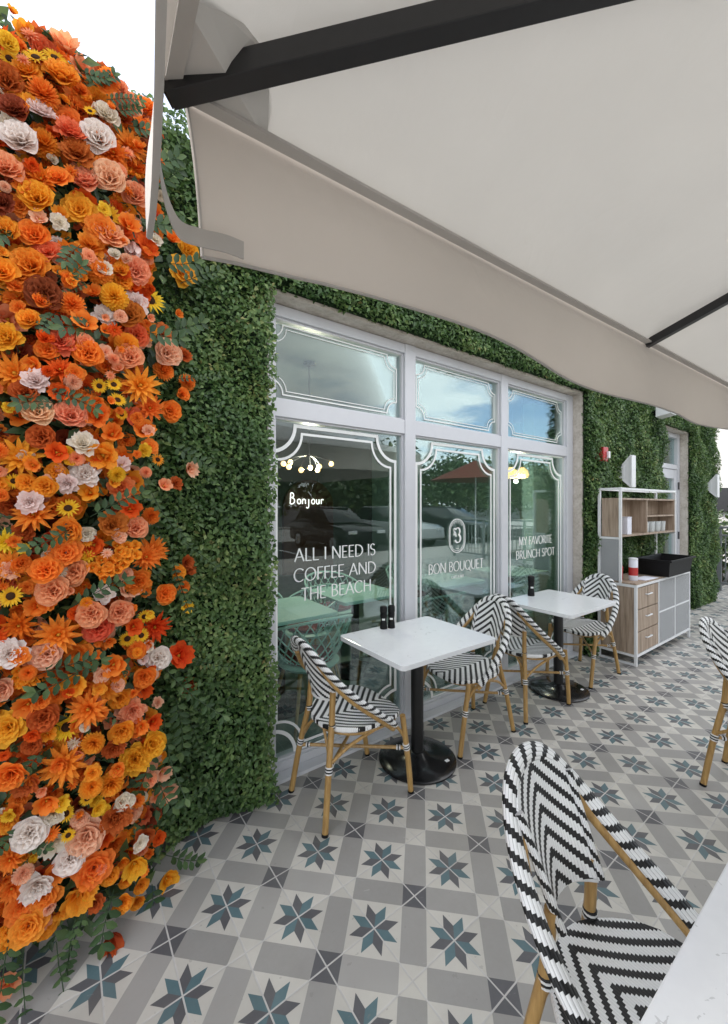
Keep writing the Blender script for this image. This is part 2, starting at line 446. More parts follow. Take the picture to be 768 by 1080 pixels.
def tag(o,label=None,cat=None,group=None,kind=None):
    if label: o['label']=label
    if cat: o['category']=cat
    if group: o['group']=group
    if kind: o['kind']=kind
    return o
def thing(name,label,cat,loc=(0,0,0),rz=0.,group=None):
    o=bpy.data.objects.new(name,None); COL.objects.link(o); o.empty_display_size=.1
    o.location=loc; o.rotation_euler=(0,0,rz); return tag(o,label,cat,group)
def copy_tree(o,parent=None):
    c=o.copy(); COL.objects.link(c)
    if parent is not None: c.parent=parent
    for ch in list(o.children): copy_tree(ch,c)
    return c
def dup(o,loc,rz,label,group=None):
    c=copy_tree(o); c.location=loc; c.rotation_euler=(0,0,rz); c['label']=label
    if group: c['group']=group
    return c
def crom(pts,n=6):
    P=[Vector(p) for p in pts]; P=[P[0]*2-P[1]]+P+[P[-1]*2-P[-2]]; out=[]
    for i in range(1,len(P)-2):
        for k in range(n):
            t=k/n; a,b,c,d=P[i-1:i+3]
            out.append(.5*((2*b)+(c-a)*t+(2*a-5*b+4*c-d)*t*t+(3*b-a-3*c+d)*t**3))
    out.append(P[-2]); return out

def quick_mesh(name,V,F,mats,fmi=None,attrs=None,parent=None,smooth=False):
    """numpy arrays -> object; F is (n,4) or (n,3)"""
    me=bpy.data.meshes.new(name); n,k=F.shape
    me.vertices.add(len(V)); me.vertices.foreach_set('co',np.ascontiguousarray(V,dtype=np.float32).ravel())
    me.loops.add(n*k); me.loops.foreach_set('vertex_index',np.ascontiguousarray(F,dtype=np.int32).ravel())
    me.polygons.add(n); me.polygons.foreach_set('loop_start',np.arange(0,n*k,k,dtype=np.int32))
    for m in (mats if isinstance(mats,list) else [mats]): me.materials.append(m)
    if fmi is not None: me.polygons.foreach_set('material_index',np.asarray(fmi,dtype=np.int32))
    for an,av in (attrs or {}).items():
        at=me.attributes.new(an,'FLOAT','POINT'); at.data.foreach_set('value',np.asarray(av,dtype=np.float32))
    if smooth: me.polygons.foreach_set('use_smooth',np.ones(n,dtype=bool))
    me.update(calc_edges=True); me.validate()
    o=bpy.data.objects.new(name,me); COL.objects.link(o)
    if parent is not None: o.parent=parent
    return o

def leaf_cloud(P,N,size,width=.55,fold=.25,rnd=None,spread=1.):
    """folded diamond leaves at points P facing roughly N. returns V,F,rnd"""
    n=len(P)
    N=N+nrg.normal(0,.5*spread,(n,3)); N/=np.linalg.norm(N,axis=1,keepdims=True)+1e-9
    A=nrg.normal(0,1,(n,3)); A-=N*(A*N).sum(1,keepdims=True); A/=np.linalg.norm(A,axis=1,keepdims=True)+1e-9
    B=np.cross(N,A)
    L=(size*nrg.uniform(.55,1.4,n))[:,None]; W=L*width
    base=P-A*L*.5; tip=P+A*L*.5+N*L*-.12
    lf=P+B*W*.5+N*W*fold-A*L*.06; rt=P-B*W*.5+N*W*fold-A*L*.06
    V=np.stack([base,lf,tip,rt],1).reshape(-1,3)
    i=np.arange(n)*4
    F=np.concatenate([np.stack([i,i+1,i+2],1),np.stack([i,i+2,i+3],1)])
    r=nrg.uniform(0,1,n) if rnd is None else rnd
    return V,F,np.repeat(np.clip(r,0,1),4)

# ------------------------------------------------------------------ camera
CAMH=1.5467
cam=bpy.data.cameras.new('Camera'); co=bpy.data.objects.new('Camera',cam); COL.objects.link(co); scene.camera=co
co.location=(0,0,CAMH); co.rotation_euler=(R(90),0,R(54.38-90))
cam.sensor_fit='VERTICAL'; cam.sensor_height=36.; cam.lens=422/1080*36.
cam.shift_y=-(540-533.9)/1080; cam.clip_start=.02; cam.clip_end=2000
scene.render.resolution_x=728; scene.render.resolution_y=1024

CA,SA=math.cos(R(54.38)),math.sin(R(54.38))
def ray(x,y):
    cx=(x-384)/422; return Vector((cx*SA+CA,-cx*CA+SA,(533.9-y)/422))

# ------------------------------------------------------------------ world
SUN_EL,SUN_AZ=R(44),R(-38)      # azimuth measured from +Y towards +X
w=bpy.data.worlds.new('World'); scene.world=w; w.use_nodes=True
nt=w.node_tree; h=NT(nt)
for n in list(nt.nodes): nt.nodes.remove(n)
wo=nt.nodes.new('ShaderNodeOutputWorld')
sky=nt.nodes.new('ShaderNodeTexSky'); sky.sky_type='NISHITA'; sky.sun_disc=False
sky.sun_elevation=SUN_EL; sky.sun_rotation=SUN_AZ; sky.air_density=1.0; sky.dust_density=1.2; sky.ozone_density=1.5
dirv=nt.nodes.new('ShaderNodeTexCoord').outputs['Generated']
sp=h.sep(dirv)
den=h.m('MAXIMUM',h.m('ADD',sp[2],.12),.04)
pv=h.comb(h.m('DIVIDE',sp[0],den),h.m('DIVIDE',sp[1],den),.7)
cl=h.noise(pv,.85,8,.6)
cmask=h.ramp(cl,[(.36,(0,0,0)),(.54,(1,1,1))])
shade=h.noise(pv,2.1,6,.6)
def opening(dx,dy,dz,lo,hi,mn=.12):
    l=math.sqrt(dx*dx+dy*dy+dz*dz); n=h.node('ShaderNodeVectorMath',operation='DOT_PRODUCT'); nt.links.new(dirv,n.inputs[0]); n.inputs[1].default_value=(dx/l,dy/l,dz/l)
    wob=h.m('MULTIPLY_ADD',h.noise(pv,1.6,6,.6),.16,-.08)
    mr=h.node('ShaderNodeMapRange',interpolation_type='SMOOTHSTEP'); nt.links.new(h.m('ADD',n.outputs['Value'],wob),mr.inputs[0])
    mr.inputs[1].default_value=lo; mr.inputs[2].default_value=hi; mr.inputs[3].default_value=1.; mr.inputs[4].default_value=mn; return mr.outputs[0]
cmask=h.m('MULTIPLY',cmask,h.m('MULTIPLY',opening(.04,1.2,1.12,.86,.97,.30),opening(1.0,-.50,.30,.955,.99)))
b1=nt.nodes.new('ShaderNodeBackground'); nt.links.new(sky.outputs[0],b1.inputs[0]); b1.inputs[1].default_value=.10
b2=nt.nodes.new('ShaderNodeBackground'); nt.links.new(h.mix(shade,(.70,.72,.745),(1.,.985,.96)),b2.inputs[0]); b2.inputs[1].default_value=1.0
mxs=nt.nodes.new('ShaderNodeMixShader'); nt.links.new(cmask,mxs.inputs[0]); nt.links.new(b1.outputs[0],mxs.inputs[1]); nt.links.new(b2.outputs[0],mxs.inputs[2])
nt.links.new(mxs.outputs[0],wo.inputs[0])
sl=bpy.data.lights.new('Sun','SUN'); so=bpy.data.objects.new('Sun',sl); COL.objects.link(so)
sl.energy=2.0; sl.angle=R(14); sl.color=(1,.95,.88)
sd=Vector((math.sin(SUN_AZ)*math.cos(SUN_EL),math.cos(SUN_AZ)*math.cos(SUN_EL),math.sin(SUN_EL)))
so.rotation_euler=(-sd).to_track_quat('-Z','Y').to_euler(); so.location=(0,8,12)
scene.view_settings.view_transform='Standard'; scene.view_settings.look='None'
scene.view_settings.exposure=1.5; scene.view_settings.gamma=1

# ------------------------------------------------------------------ ground
def sheet(name,x0,y0,x1,y1,z,mat,thick=None):
    b=MB()
    if thick: b.box(x0,y0,z-thick,x1,y1,z)
    else: b.add([(x0,y0,z),(x1,y0,z),(x1,y1,z),(x0,y1,z)],[(0,1,2,3)])
    return tag(b.build(name,mat),kind='structure')
sheet('ground',-600,-600,600,600,-.13,M['asphalt'])
sheet('patio_floor',-5,-4.2,10.6,2.26,0,M['floor'],.12)
sheet('pavement',-40,-6.6,60,-4.21,-.02,M['concrete'],.1)
sheet('sand_strip',-40,-24,70,-14,-.115,pmat('pale_sand',(.50,.46,.39),.95,0,.2,.12,2,.4,60))
b=MB()
for k in range(14):
    x=-10+k*2.7; b.box(x,-11.6,-.126,x+.1,-7.0,-.122)
tag(b.build('parking_markings',M['white_paint']),kind='structure')

# ------------------------------------------------------------------ cafe building
GY=2.17            # face of the aluminium frame
bld=thing('cafe_building','single storey cafe building with white framed shop window and glazed door','building',(4,2.3,0))
def bpart(b,name,mat,parent=bld,**k):
    o=b.build(name,mat,None,**k); o.parent=parent; o.matrix_parent_inverse=Matrix.Translation(Vector(parent.location)).inverted() if parent is bld else Matrix.Identity(4); return o
b=MB()
TOP=3.22
b.box(-4.2,2.06,0,.84,2.42,TOP)  # unseen left run extended past the building to keep sun off the patio
b.box(.84,2.06,2.715,4.27,2.262,TOP)
b.box(4.27,2.06,0,6.36,2.262,TOP)
b.box(6.36,2.06,2.64,7.49,2.262,TOP)
b.box(7.49,2.06,0,8.72,2.44,TOP)
wall=bpart(b,'wall',M['stone'])
b=MB(); b.box(-1.2,2.42,0,-1.05,8.5,TOP); b.box(8.57,2.42,0,8.72,8.5,TOP); b.box(-1.05,8.35,0,8.57,8.5,TOP)
bpart(b,'rear_wall',M['dark_wall'])
b=MB(); b.box(-1.2,2.263,3.0,8.72,8.5,3.2); bpart(b,'roof',M['ceiling'])
b=MB(); b.box(-1.05,2.27,-.1,8.57,8.35,.004); bpart(b,'interior_floor',M['int_floor'])
# interior partition in mint, seen through the right pane, and arched niche
b=MB(); b.box(5.16,3.15,.005,7.2,3.32,2.99); bpart(b,'partition',M['mint_wall'])
b=MB(); b.box(6.2,3.55,.005,6.35,8.3,2.99); bpart(b,'partition',M['mint_wall'])
def arch(x0,x1,zs,n=16):
    c=(x0+x1)/2; r=(x1-x0)/2
    return [(x0,.01),(x1,.01)]+[(c+r*math.cos(math.pi*k/n),zs+r*math.sin(math.pi*k/n)) for k in range(n+1)]
b=MB(); b.prism(arch(3.72,5.0,1.52),8.24,8.34); bpart(b,'arched_niche',M['brown'])

# storefront frame
XM=[(.83,.92),(1.907,2.008),(3.03,3.13),(4.15,4.267)]
b=MB(); y0,y1=2.155,2.26
for i,(a,c) in enumerate(XM): b.box(a,y0,.0,c,y1,2.712)
for (a,c) in zip(XM[:-1],XM[1:]):
    x0,x1=a[1],c[0]
    b.box(x0,y0+.004,.0,x1,y1,.062); b.box(x0,y0+.004,2.066,x1,y1,2.166); b.box(x0,y0+.004,2.645,x1,y1,2.71)
    # glazing beads
    for z0,z1 in ((.062,2.066),(2.166,2.645)):
        b.box(x0,y0+.022,z0,x0+.014,y1-.02,z1); b.box(x1-.014,y0+.022,z0,x1,y1-.02,z1)
        b.box(x0+.014,y0+.022,z0,x1-.014,y1-.02,z0+.012); b.box(x0+.014,y0+.022,z1-.012,x1-.014,y1-.02,z1)
b.box(.80,2.08,-.01,4.268,2.155,.018)
win=bpart(b,'storefront_window',M['alu'],bevel=.003)
def wpart(b,name,mat,parent=win,**k):
    o=b.build(name,mat,None,**k); o.parent=parent; return o   # the frames sit in world space
for (a,c) in zip(XM[:-1],XM[1:]):
    for z0,z1 in ((.066,2.062),(2.17,2.641)):
        b=MB(); b.box(a[1]+.004,2.200,z0,c[0]-.004,2.206,z1); wpart(b,'pane',M['glass'])

# --- vinyl borders on the glass
def outline(x0,x1,z0,z1,r,st,n=9):
    P=[]
    for cx,cz,a0 in ((x0,z0,90),(x1,z0,180),(x1,z1,270),(x0,z1,0)):
        arc=[]
        for k in range(n+1):
            a=R(a0-90*k/n) if True else 0
            arc.append((cx+r*math.cos(a),cz+r*math.sin(a)))
        P.append(arc)
    # order: bottom-left arc goes from (x0,z0+r) to (x0+r,z0)
    return P[0]+P[1]+P[2]+P[3]
def ribbon(P,wd,ya,yb,b,closed=True):
    n=len(P); V=[]; 
    for i in range(n):
        p=Vector(P[i]); q=Vector(P[(i+1)%n]) if closed or i<n-1 else p; o=Vector(P[i-1]) if closed or i>0 else p
        d1=(p-o); d2=(q-p)
        if d1.length<1e-6: d1=d2
        if d2.length<1e-6: d2=d1
        d1.normalize(); d2.normalize()
        n1=Vector((-d1.y,d1.x)); n2=Vector((-d2.y,d2.x)); mm=n1+n2
        if mm.length<.2: mm=n1
        mm.normalize(); k=wd/2/max(.5,mm.dot(n1)); a=p+mm*k; c=p-mm*k
        V+=[(a.x,ya,a.y),(c.x,ya,c.y),(a.x,yb,a.y),(c.x,yb,c.y)]
    F=[]
    for i in range(n if closed else n-1):
        a=i*4; c=((i+1)%n)*4
        F+=[(a,a+1,c+1,c),(a+2,c+2,c+3,a+3),(a,c,c+2,a+2),(a+1,a+3,c+3,c+1)]
    b.add(V,F)
DA,DB=2.1972,2.1988
for i,(x0,x1) in enumerate(((.90,1.85),(2.055,2.985),(3.175,4.10))):
    b=MB(); ribbon(outline(x0,x1,.07,2.03,.165,0),.021,DA,DB,b); ribbon(outline(x0+.045,x1-.045,.115,1.985,.165,0),.015,DA,DB,b)
    wpart(b,'window_border',M['decal'])
    b=MB(); ribbon(outline(x0,x1+.01,2.205,2.615,.085,0),.008,DA,DB,b); ribbon(outline(x0+.022,x1-.012,2.227,2.593,.085,0),.005,DA,DB,b)
    wpart(b,'window_border',M['decal'])

# --- lettering: a thin high-contrast roman drawn with strokes
TK,TN=.125,.058
def ell(cx,cy,rx,ry,a0,a1,n=18): return [(cx+rx*math.cos(R(a0+(a1-a0)*k/n)),cy+ry*math.sin(R(a0+(a1-a0)*k/n))) for k in range(n+1)]
G={
'A':(.78,[[(.03,0),(.39,1)],[(.39,1),(.75,0)],[(.15,.34),(.62,.34)]]),
'L':(.56,[[(.1,0),(.1,1)],[(.1,.02),(.54,.02)]]),
'I':(.22,[[(.11,0),(.11,1)]]),
'N':(.84,[[(.1,0),(.1,1)],[(.1,1),(.74,0)],[(.74,0),(.74,1)]]),
'E':(.56,[[(.1,0),(.1,1)],[(.1,.02),(.52,.02)],[(.1,.5),(.46,.5)],[(.1,.98),(.52,.98)]]),
'F':(.53,[[(.1,0),(.1,1)],[(.1,.5),(.44,.5)],[(.1,.98),(.52,.98)]]),
'D':(.80,[[(.1,0),(.1,1)],[(.1,.98)]+ell(.26,.5,.48,.48,90,-90)+[(.1,.02)]]),
'S':(.52,[ell(.26,.75,.19,.235,30,270,14)+ell(.26,.255,.21,.25,90,-150,14)]),
'C':(.80,[ell(.45,.5,.40,.5,45,315,22)]),
'O':(.90,[ell(.45,.5,.40,.5,0,360,30)]),
'Q':(.90,[ell(.45,.5,.40,.5,0,360,30),[(.5,.18),(.92,-.2)]]),
'T':(.62,[[(.31,0),(.31,1)],[(.02,.98),(.60,.98)]]),
'H':(.78,[[(.1,0),(.1,1)],[(.68,0),(.68,1)],[(.1,.5),(.68,.5)]]),
'B':(.62,[[(.1,0),(.1,1)],[(.1,.98)]+ell(.24,.76,.26,.22,90,-90,12)+[(.1,.54)],[(.1,.54)]+ell(.24,.28,.32,.26,90,-90,12)+[(.1,.02)]]),
'M':(.96,[[(.08,0),(.16,1)],[(.16,1),(.48,.05)],[(.48,.05),(.80,1)],[(.80,1),(.88,0)]]),
'Y':(.70,[[(.02,1),(.35,.5)],[(.68,1),(.35,.5)],[(.35,.5),(.35,0)]]),
'V':(.74,[[(.02,1),(.37,0)],[(.72,1),(.37,0)]]),
'R':(.64,[[(.1,0),(.1,1)],[(.1,.98)]+ell(.24,.74,.28,.24,90,-90,12)+[(.1,.5)],[(.26,.5),(.64,0)]]),
'P':(.60,[[(.1,0),(.1,1)],[(.1,.98)]+ell(.24,.73,.30,.25,90,-90,12)+[(.1,.48)]]),
'U':(.78,[[(.1,1),(.1,.36)]+ell(.39,.36,.29,.36,180,360,14)+[(.68,1)]]),
'&':(.70,[[(.68,0),(.2,.72)]+ell(.33,.8,.15,.18,200,-40,12)+[(.16,.4)]+ell(.3,.24,.22,.24,150,330,12)+[(.66,.5)]]),
' ':(.34,[]),
}
def pen(P,sc,x0,z0,ya,yb,b,tk=TK,tn=TN):
    V=[];n=len(P)
    for i in range(n):
        p=Vector(P[i]); d=Vector(P[min(n-1,i+1)])-Vector(P[max(0,i-1)])
        if d.length<1e-6: d=Vector((1,0))
        th=math.atan2(d.y,d.x); wd=tn+(tk-tn)*abs(math.sin(th-R(14)))**1.3
        nn=Vector((-d.y,d.x)).normalized()*wd/2
        for q in (p+nn,p-nn):
            V.append((x0+q.x*sc,ya,z0+q.y*sc)); V.append((x0+q.x*sc,yb,z0+q.y*sc))
    F=[]
    for i in range(n-1):
        a=i*4;c=a+4; F+=[(a,a+2,c+2,c),(a+1,c+1,c+3,a+3),(a,c,c+1,a+1),(a+2,a+3,c+3,c+2)]
    F+=[(0,1,3,2),(n*4-4,n*4-2,n*4-1,n*4-3)]
    b.add(V,F)
def text(s,x0,x1,z,cap,b,ya=DA,yb=DB,tk=TK,tn=TN):
    gap=.045; tot=sum(G[c][0]+gap for c in s)-gap; wid=(x1-x0)/(tot*cap); x=x0
    for c in s:
        for st in G[c][1]:
            pen([(p[0]*wid,p[1]) for p in st],cap,x,z,ya,yb,b,tk,tn)
            ya-=.00004; yb-=.00004       # crossing strokes never share a plane
        x+=(G[c][0]+gap)*cap*wid
def line(txt,x0,x1,z,cap,**k):
    gap=.045; tot=sum(G[c][0]+gap for c in txt)-gap; wd=(x1-x0)/tot; x=x0
    for wrd in txt.split(' '):
        wl=(sum(G[c][0]+gap for c in wrd)-gap)*wd; b=MB(); text(wrd,x,x+wl,z,cap,b,**k)
        tag(wpart(b,'lettering',M['decal']),'white window lettering reading '+wrd); x+=wl+(gap*2+G[' '][0])*wd
for q in (('ALL I NEED IS',1.06,1.67,1.212,.078),('COFFEE AND',1.055,1.675,1.09,.078),('THE BEACH',1.105,1.635,.97,.078),('BON BOUQUET',2.18,2.835,1.022,.078),('MY FAVORITE',3.355,3.925,1.178,.078),('BRUNCH SPOT',3.31,3.98,1.05,.078)):
    line(*q)
line('CAFE & BAR',2.435,2.585,.965,.022,tk=.16,tn=.1)
# oval emblem with a curling B
b=MB(); cx=2.505; 
def pill(r,z0,z1): return ell(cx,z1-r,r,r,0,180,16)+ell(cx,z0+r,r,r,180,360,16)
ribbon(pill(.094,1.172,1.442),.007,DA,DB,b); ribbon(pill(.081,1.186,1.428),.004,DA-.0001,DB-.0001,b)
pen([(p[0]/1.,p[1]) for p in ell(0,.75,.22,.24,150,-80,16)],.12,cx+.006,1.252,DA,DB,b,.15,.06)
pen(ell(0,.27,.27,.27,85,-160,18),.12,cx+.006,1.252,DA-.0001,DB-.0001,b,.17,.06)
pen(ell(-.28,.55,.1,.16,-60,200,10),.12,cx+.006,1.252,DA-.0002,DB-.0002,b,.08,.05)
pen([(-.36,.62),(-.10,.42)],.12,cx+.006,1.252,DA-.0003,DB-.0003,b,.07,.05)
pen(ell(-.30,.85,.09,.12,0,300,10),.12,cx+.006,1.252,DA-.0004,DB-.0004,b,.07,.05)
pen([(-.25,0),(.25,0)],.06,cx,1.205,DA,DB,b,.05,.06)
for a in (-50,-30,-10,10,30,50):
    zz=1.348+.068*math.cos(R(a)); xx=cx+.068*math.sin(R(a)); pen([(0,-.5),(0,.5)],.012,xx,zz,DA,DB,b,.3,.3)
tag(wpart(b,'emblem',M['decal']),'white oval emblem with a curling letter B')

# --- glazed door in the recess
b=MB(); b.box(6.362,2.16,0,6.44,2.26,2.638); b.box(7.40,2.16,0,7.488,2.26,2.638); b.box(6.44,2.163,2.57,7.40,2.26,2.637); b.box(6.44,2.163,2.10,7.40,2.26,2.17)
b.box(6.44,2.172,.06,6.56,2.25,2.095); b.box(7.29,2.172,.06,7.397,2.25,2.095); b.box(6.56,2.174,1.96,7.29,2.248,2.094); b.box(6.56,2.174,.06,7.29,2.248,.30)
door=bpart(b,'door',M['alu'],bevel=.003)
b=MB(); b.box(6.562,2.205,.302,7.288,2.211,1.958); wpart(b,'pane',M['glass'],door)
b=MB(); b.box(6.442,2.205,2.172,7.398,2.211,2.568); wpart(b,'transom_pane',M['glass'],door)
b=MB(); b.tube(crom([(6.6,2.17,.95),(6.6,2.12,.97),(6.6,2.12,1.25),(6.6,2.17,1.27)],5),.012,8); wpart(b,'handle',M['steel'],door,smooth=True)
for z in (.35,1.05,1.8):
    b=MB(); b.box(7.397,2.145,z,7.425,2.16,z+.11); wpart(b,'hinge',M['hinge'],door)

# ------------------------------------------------------------------ boxwood hedge cladding
def hedge(x0,x1,z0,z1,label,dens,size,yb=2.055,depth=.085,seed=0):
    b=MB(); area=(x1-x0)*(z1-z0); n=int(area*dens)
    X=nrg.uniform(x0-.02,x1+.02,n); Z=nrg.uniform(z0-.01,z1+.05,n)
    lump=.026*np.sin(X*9.1+2*np.sin(Z*5.3))+.024*np.sin(Z*11.7+1.7*np.sin(X*7.9))
    dd=nrg.uniform(0,1,n)**.6
    Y=yb-.004-dd*(depth+lump)
    ed=np.minimum(np.minimum(X-x0,x1-X),np.minimum(Z-z0+.02,z1-Z))
    Y=np.where(ed<.03,np.minimum(yb,Y+.02),Y)
    N=np.stack([np.zeros(n),-np.ones(n),np.full(n,.45)],1)
    P=np.stack([X,Y,Z],1)
    tone=.30*nrg.uniform(0,1,n)+.26*(.5+.5*np.sin(X*6.3+Z*4.1+np.sin(Z*9)))+.16*(.5+.5*np.sin(X*17+2*np.sin(Z*13)))+.42*nrg.uniform(0,1,n)**2.4
    V,F,r=leaf_cloud(P,N,size,.6,.22,tone)
    nb=len(V)
    bv=[(x,y,z) for z in (z0,z1) for y in (yb-.012,yb) for x in (x0+.01,x1-.01)]
    bf=[(0,2,3,1),(4,5,7,6),(0,1,5,4),(2,6,7,3),(0,4,6,2),(1,3,7,5)]
    V=np.concatenate([V,np.array(bv)]); T=[]
    for q in bf: T+=[(q[0]+nb,q[1]+nb,q[2]+nb),(q[0]+nb,q[2]+nb,q[3]+nb)]
    nf=len(F); F=np.concatenate([F,np.array(T)])
    fm=np.concatenate([np.zeros(nf),np.ones(len(T))])
    r=np.concatenate([r,np.zeros(8)])
    o=quick_mesh('hedge_panel',V,F,[M['boxwood'],M['hedge_back']],fm,{'rnd':r})
    return tag(o,label,'hedge','boxwood hedge panels on the cafe wall')
hedge(-.30,.835,.0,3.30,'tall dark boxwood hedge panel between the flower wall and the shop window',11500,.028)
hedge(.836,4.268,2.735,3.27,'long low strip of boxwood hedge running above the shop window',9000,.030)
hedge(4.269,6.355,.0,3.27,'boxwood hedge panel between the shop window and the glazed door',6800,.032)
hedge(6.356,7.488,2.66,3.27,'short boxwood hedge strip above the glazed door',6800,.032)
hedge(7.489,8.73,.0,3.27,'boxwood hedge panel at the far corner, right of the glazed door',6200,.034)

# ------------------------------------------------------------------ flowers
class FM:
    def __init__(s): s.V=[];s.F=[];s.pt=[];s.mi=[]
    def petal(s,phi,L,W,t0,curl,cup,r0=.02,z0=0.,point=.5,nu=5,nv=4,wav=0.,mi=0,ptbase=0.):
        """t0: tilt from the axis at the base (deg), curl: added tilt towards the tip"""
        b=len(s.V); x=r0; z=z0; ds=L/(nu-1)
        for i in range(nu):
            q=i/(nu-1); t=R(t0+curl*q)
            wd=W*(math.sin(math.pi*min(1,.12+.80*q**(.8+point*.3)))**(.55+point*.5)) if point<.9 else W*max(.02,math.sin(math.pi*min(1.,q*.93+.07))**.8*(1-.35*q))
            for j in range(nv):
                u=-1+2*j/(nv-1); y=u*wd*.5
                off=-cup*wd*u*u*.5+wav*L*math.sin(3.1*u+phi*5+q*4)*q
                dx,dz=math.cos(t),-math.sin(t)          # inward/up normal of the petal
                X=x-off*dx*-1*-1; Zz=z-off*dz*-1
                X=x+off*(-math.cos(t)); Zz=z+off*(math.sin(t)*-1)
                px=X*math.cos(phi)-y*math.sin(phi); py=X*math.sin(phi)+y*math.cos(phi)
                s.V.append((px,py,Zz)); s.pt.append(min(1,ptbase+(1-ptbase)*q))
            x+=ds*math.sin(t); z+=ds*math.cos(t)
        for i in range(nu-1):
            for j in range(nv-1):
                a=b+i*nv+j; s.F.append((a,a+1,a+nv+1,a+nv)); s.mi.append(mi)
    def dome(s,r,hh,z0,mi,n=10,m=4,noise=0.):
        b=len(s.V)
        for i in range(m+1):
            a=math.pi/2*i/m
            for k in range(n):
                p=2*math.pi*k/n; rr=r*math.cos(a)*(1+noise*rng.uniform(-1,1))
                s.V.append((rr*math.cos(p),rr*math.sin(p),z0+hh*math.sin(a))); s.pt.append(0)
        for i in range(m):
            for k in range(n): s.F.append((b+i*n+k,b+i*n+(k+1)%n,b+(i+1)*n+(k+1)%n,b+(i+1)*n+k)); s.mi.append(mi)
GA=2.39996
def fl_rose():
    f=FM(); n=27
    for i in range(n):
        q=i/(n-1); f.petal(i*GA+rng.uniform(-.15,.15),.36+.36*q,.30+.62*q,1+40*q**1.25+rng.uniform(-3,3),10+62*q**1.4,.75-.3*q,.012+.05*q,.20-.20*q,.0,6,6,.025*q,0,.02+.42*q)
    return f
def fl_peony():
    f=FM(); n=34
    for i in range(n):
        q=i/(n-1); f.petal(i*GA+rng.uniform(-.2,.2),.36+.34*q,.24+.34*q,5+66*q+rng.uniform(-9,9),rng.uniform(-25,35),.3,.02+.05*q,.10-.10*q,.15,5,4,.10,0,.1+.4*q)
    return f
def fl_ranun():
    f=FM(); n=26
    for i in range(n):
        q=i/(n-1); f.petal(i*GA,.22+.46*q,.30+.40*q,8+64*q,15+10*q,.25,.02+.06*q,.08-.08*q,.05,5,4,.07*q,0,.1+.5*q)
    return f
def fl_pom():
    f=FM(); n=120
    for i in range(n):
        zz=1-1.25*(i+.5)/n; t=math.degrees(math.acos(max(-1,zz)))
        f.petal(i*GA,.52+.05*rng.random(),.17,t,rng.uniform(-12,12),-.3,.03,.12,.3,4,3,.05,0,.2)
    return f
def fl_dahlia():
    f=FM()
    for n,L,t,c in ((7,.55,18,14),(10,.80,42,16),(12,.98,64,14),(10,.95,84,6)):
        for k in range(n):
            f.petal(2*math.pi*(k+.5*rng.random()*.6)/n+t,L*rng.uniform(.9,1.06),.27,t+rng.uniform(-6,6),c,.5,.03,0,1.,6,3,.02,0,.15 if t<30 else .35)
    f.dome(.09,.2,.05,1,8,3,.2)
    return f
def fl_sun():
    f=FM()
    for n,t,L in ((17,72,.66),(15,84,.72)):
        for k in range(n): f.petal(2*math.pi*(k+.4*rng.random())/n+t,L*rng.uniform(.88,1.08),.21,t+rng.uniform(-5,5),rng.uniform(-6,16),.3,.26,0,1.,5,3,.03,0,.1)
    f.dome(.34,.13,.02,1,14,4,.05)
    return f
def fl_cosmos():
    f=FM()
    for k in range(7): f.petal(2*math.pi*k/6+rng.uniform(-.15,.15),.82,.66,34+rng.uniform(-8,10)+(k==6)*-20,36,.35,.05,0,.1,5,5,.06,0,.05)
    for k in range(3): f.petal(2*math.pi*k/3+.5,.45,.4,12,25,.4,.03,.02,.1,4,4,.06,0,.0)
    f.dome(.10,.2,.03,1,8,3,.3)
    return f
def fl_cluster():
    f=FM()
    for i in range(9):
        a=i*GA; r=.55*math.sqrt(i/9); cx,cy=r*math.cos(a),r*math.sin(a); b=len(f.V)
        for k in range(6): f.petal(2*math.pi*k/5,.30,.27,25+rng.uniform(-9,12),34,.3,.03,0,.1,4,4,.08,0,.1)
        f.dome(.05,.1,.02,1,6,2)
        for j in range(b,len(f.V)):
            x,y,z=f.V[j]; f.V[j]=(x+cx,y+cy,z+.16*(1-r)+.05*rng.random()*0)
    return f
def fl_bud():
    f=FM()
    for k in range(8): f.petal(k*GA,.95,.62,26-1.5*k,-24,.5,.05,0,.3,6,4,.02,0,.1)
    return f
FT={'R':(fl_rose,'rose'),'K':(fl_peony,'peony'),'G':(fl_ranun,'ranunculus'),'P':(fl_pom,'pompon_flower'),'D':(fl_dahlia,'dahlia'),'S':(fl_sun,'sunflower'),'C':(fl_cosmos,'cosmos_flower'),'U':(fl_cluster,'flower_cluster'),'B':(fl_bud,'flower_bud'),'Y':(fl_sun,'daisy')}
FG={}
for k,(fn,nm) in FT.items():
    vs=[]
    for q in range(2 if k in 'RKDGC' else 1):
        f=fn(); V=np.array(f.V); rad=np.percentile(np.linalg.norm(V[:,:2],axis=1),97); V/=rad
        vs.append((V,np.array(f.F),np.array(f.pt),np.array(f.mi)))
    FG[k]=vs
FME={}
def flower_mesh(t,c,vi):
    key=(t,c,vi)
    if key not in FME:
        V,F,pt,mi=FG[t][vi]
        o=quick_mesh(FT[t][1],V,F,[PET[c],M['disc'] if t in 'SY' else M['stamen']],mi,{'pt':pt},None,True)
        FME[key]=o.data; bpy.data.objects.remove(o)
    return FME[key]
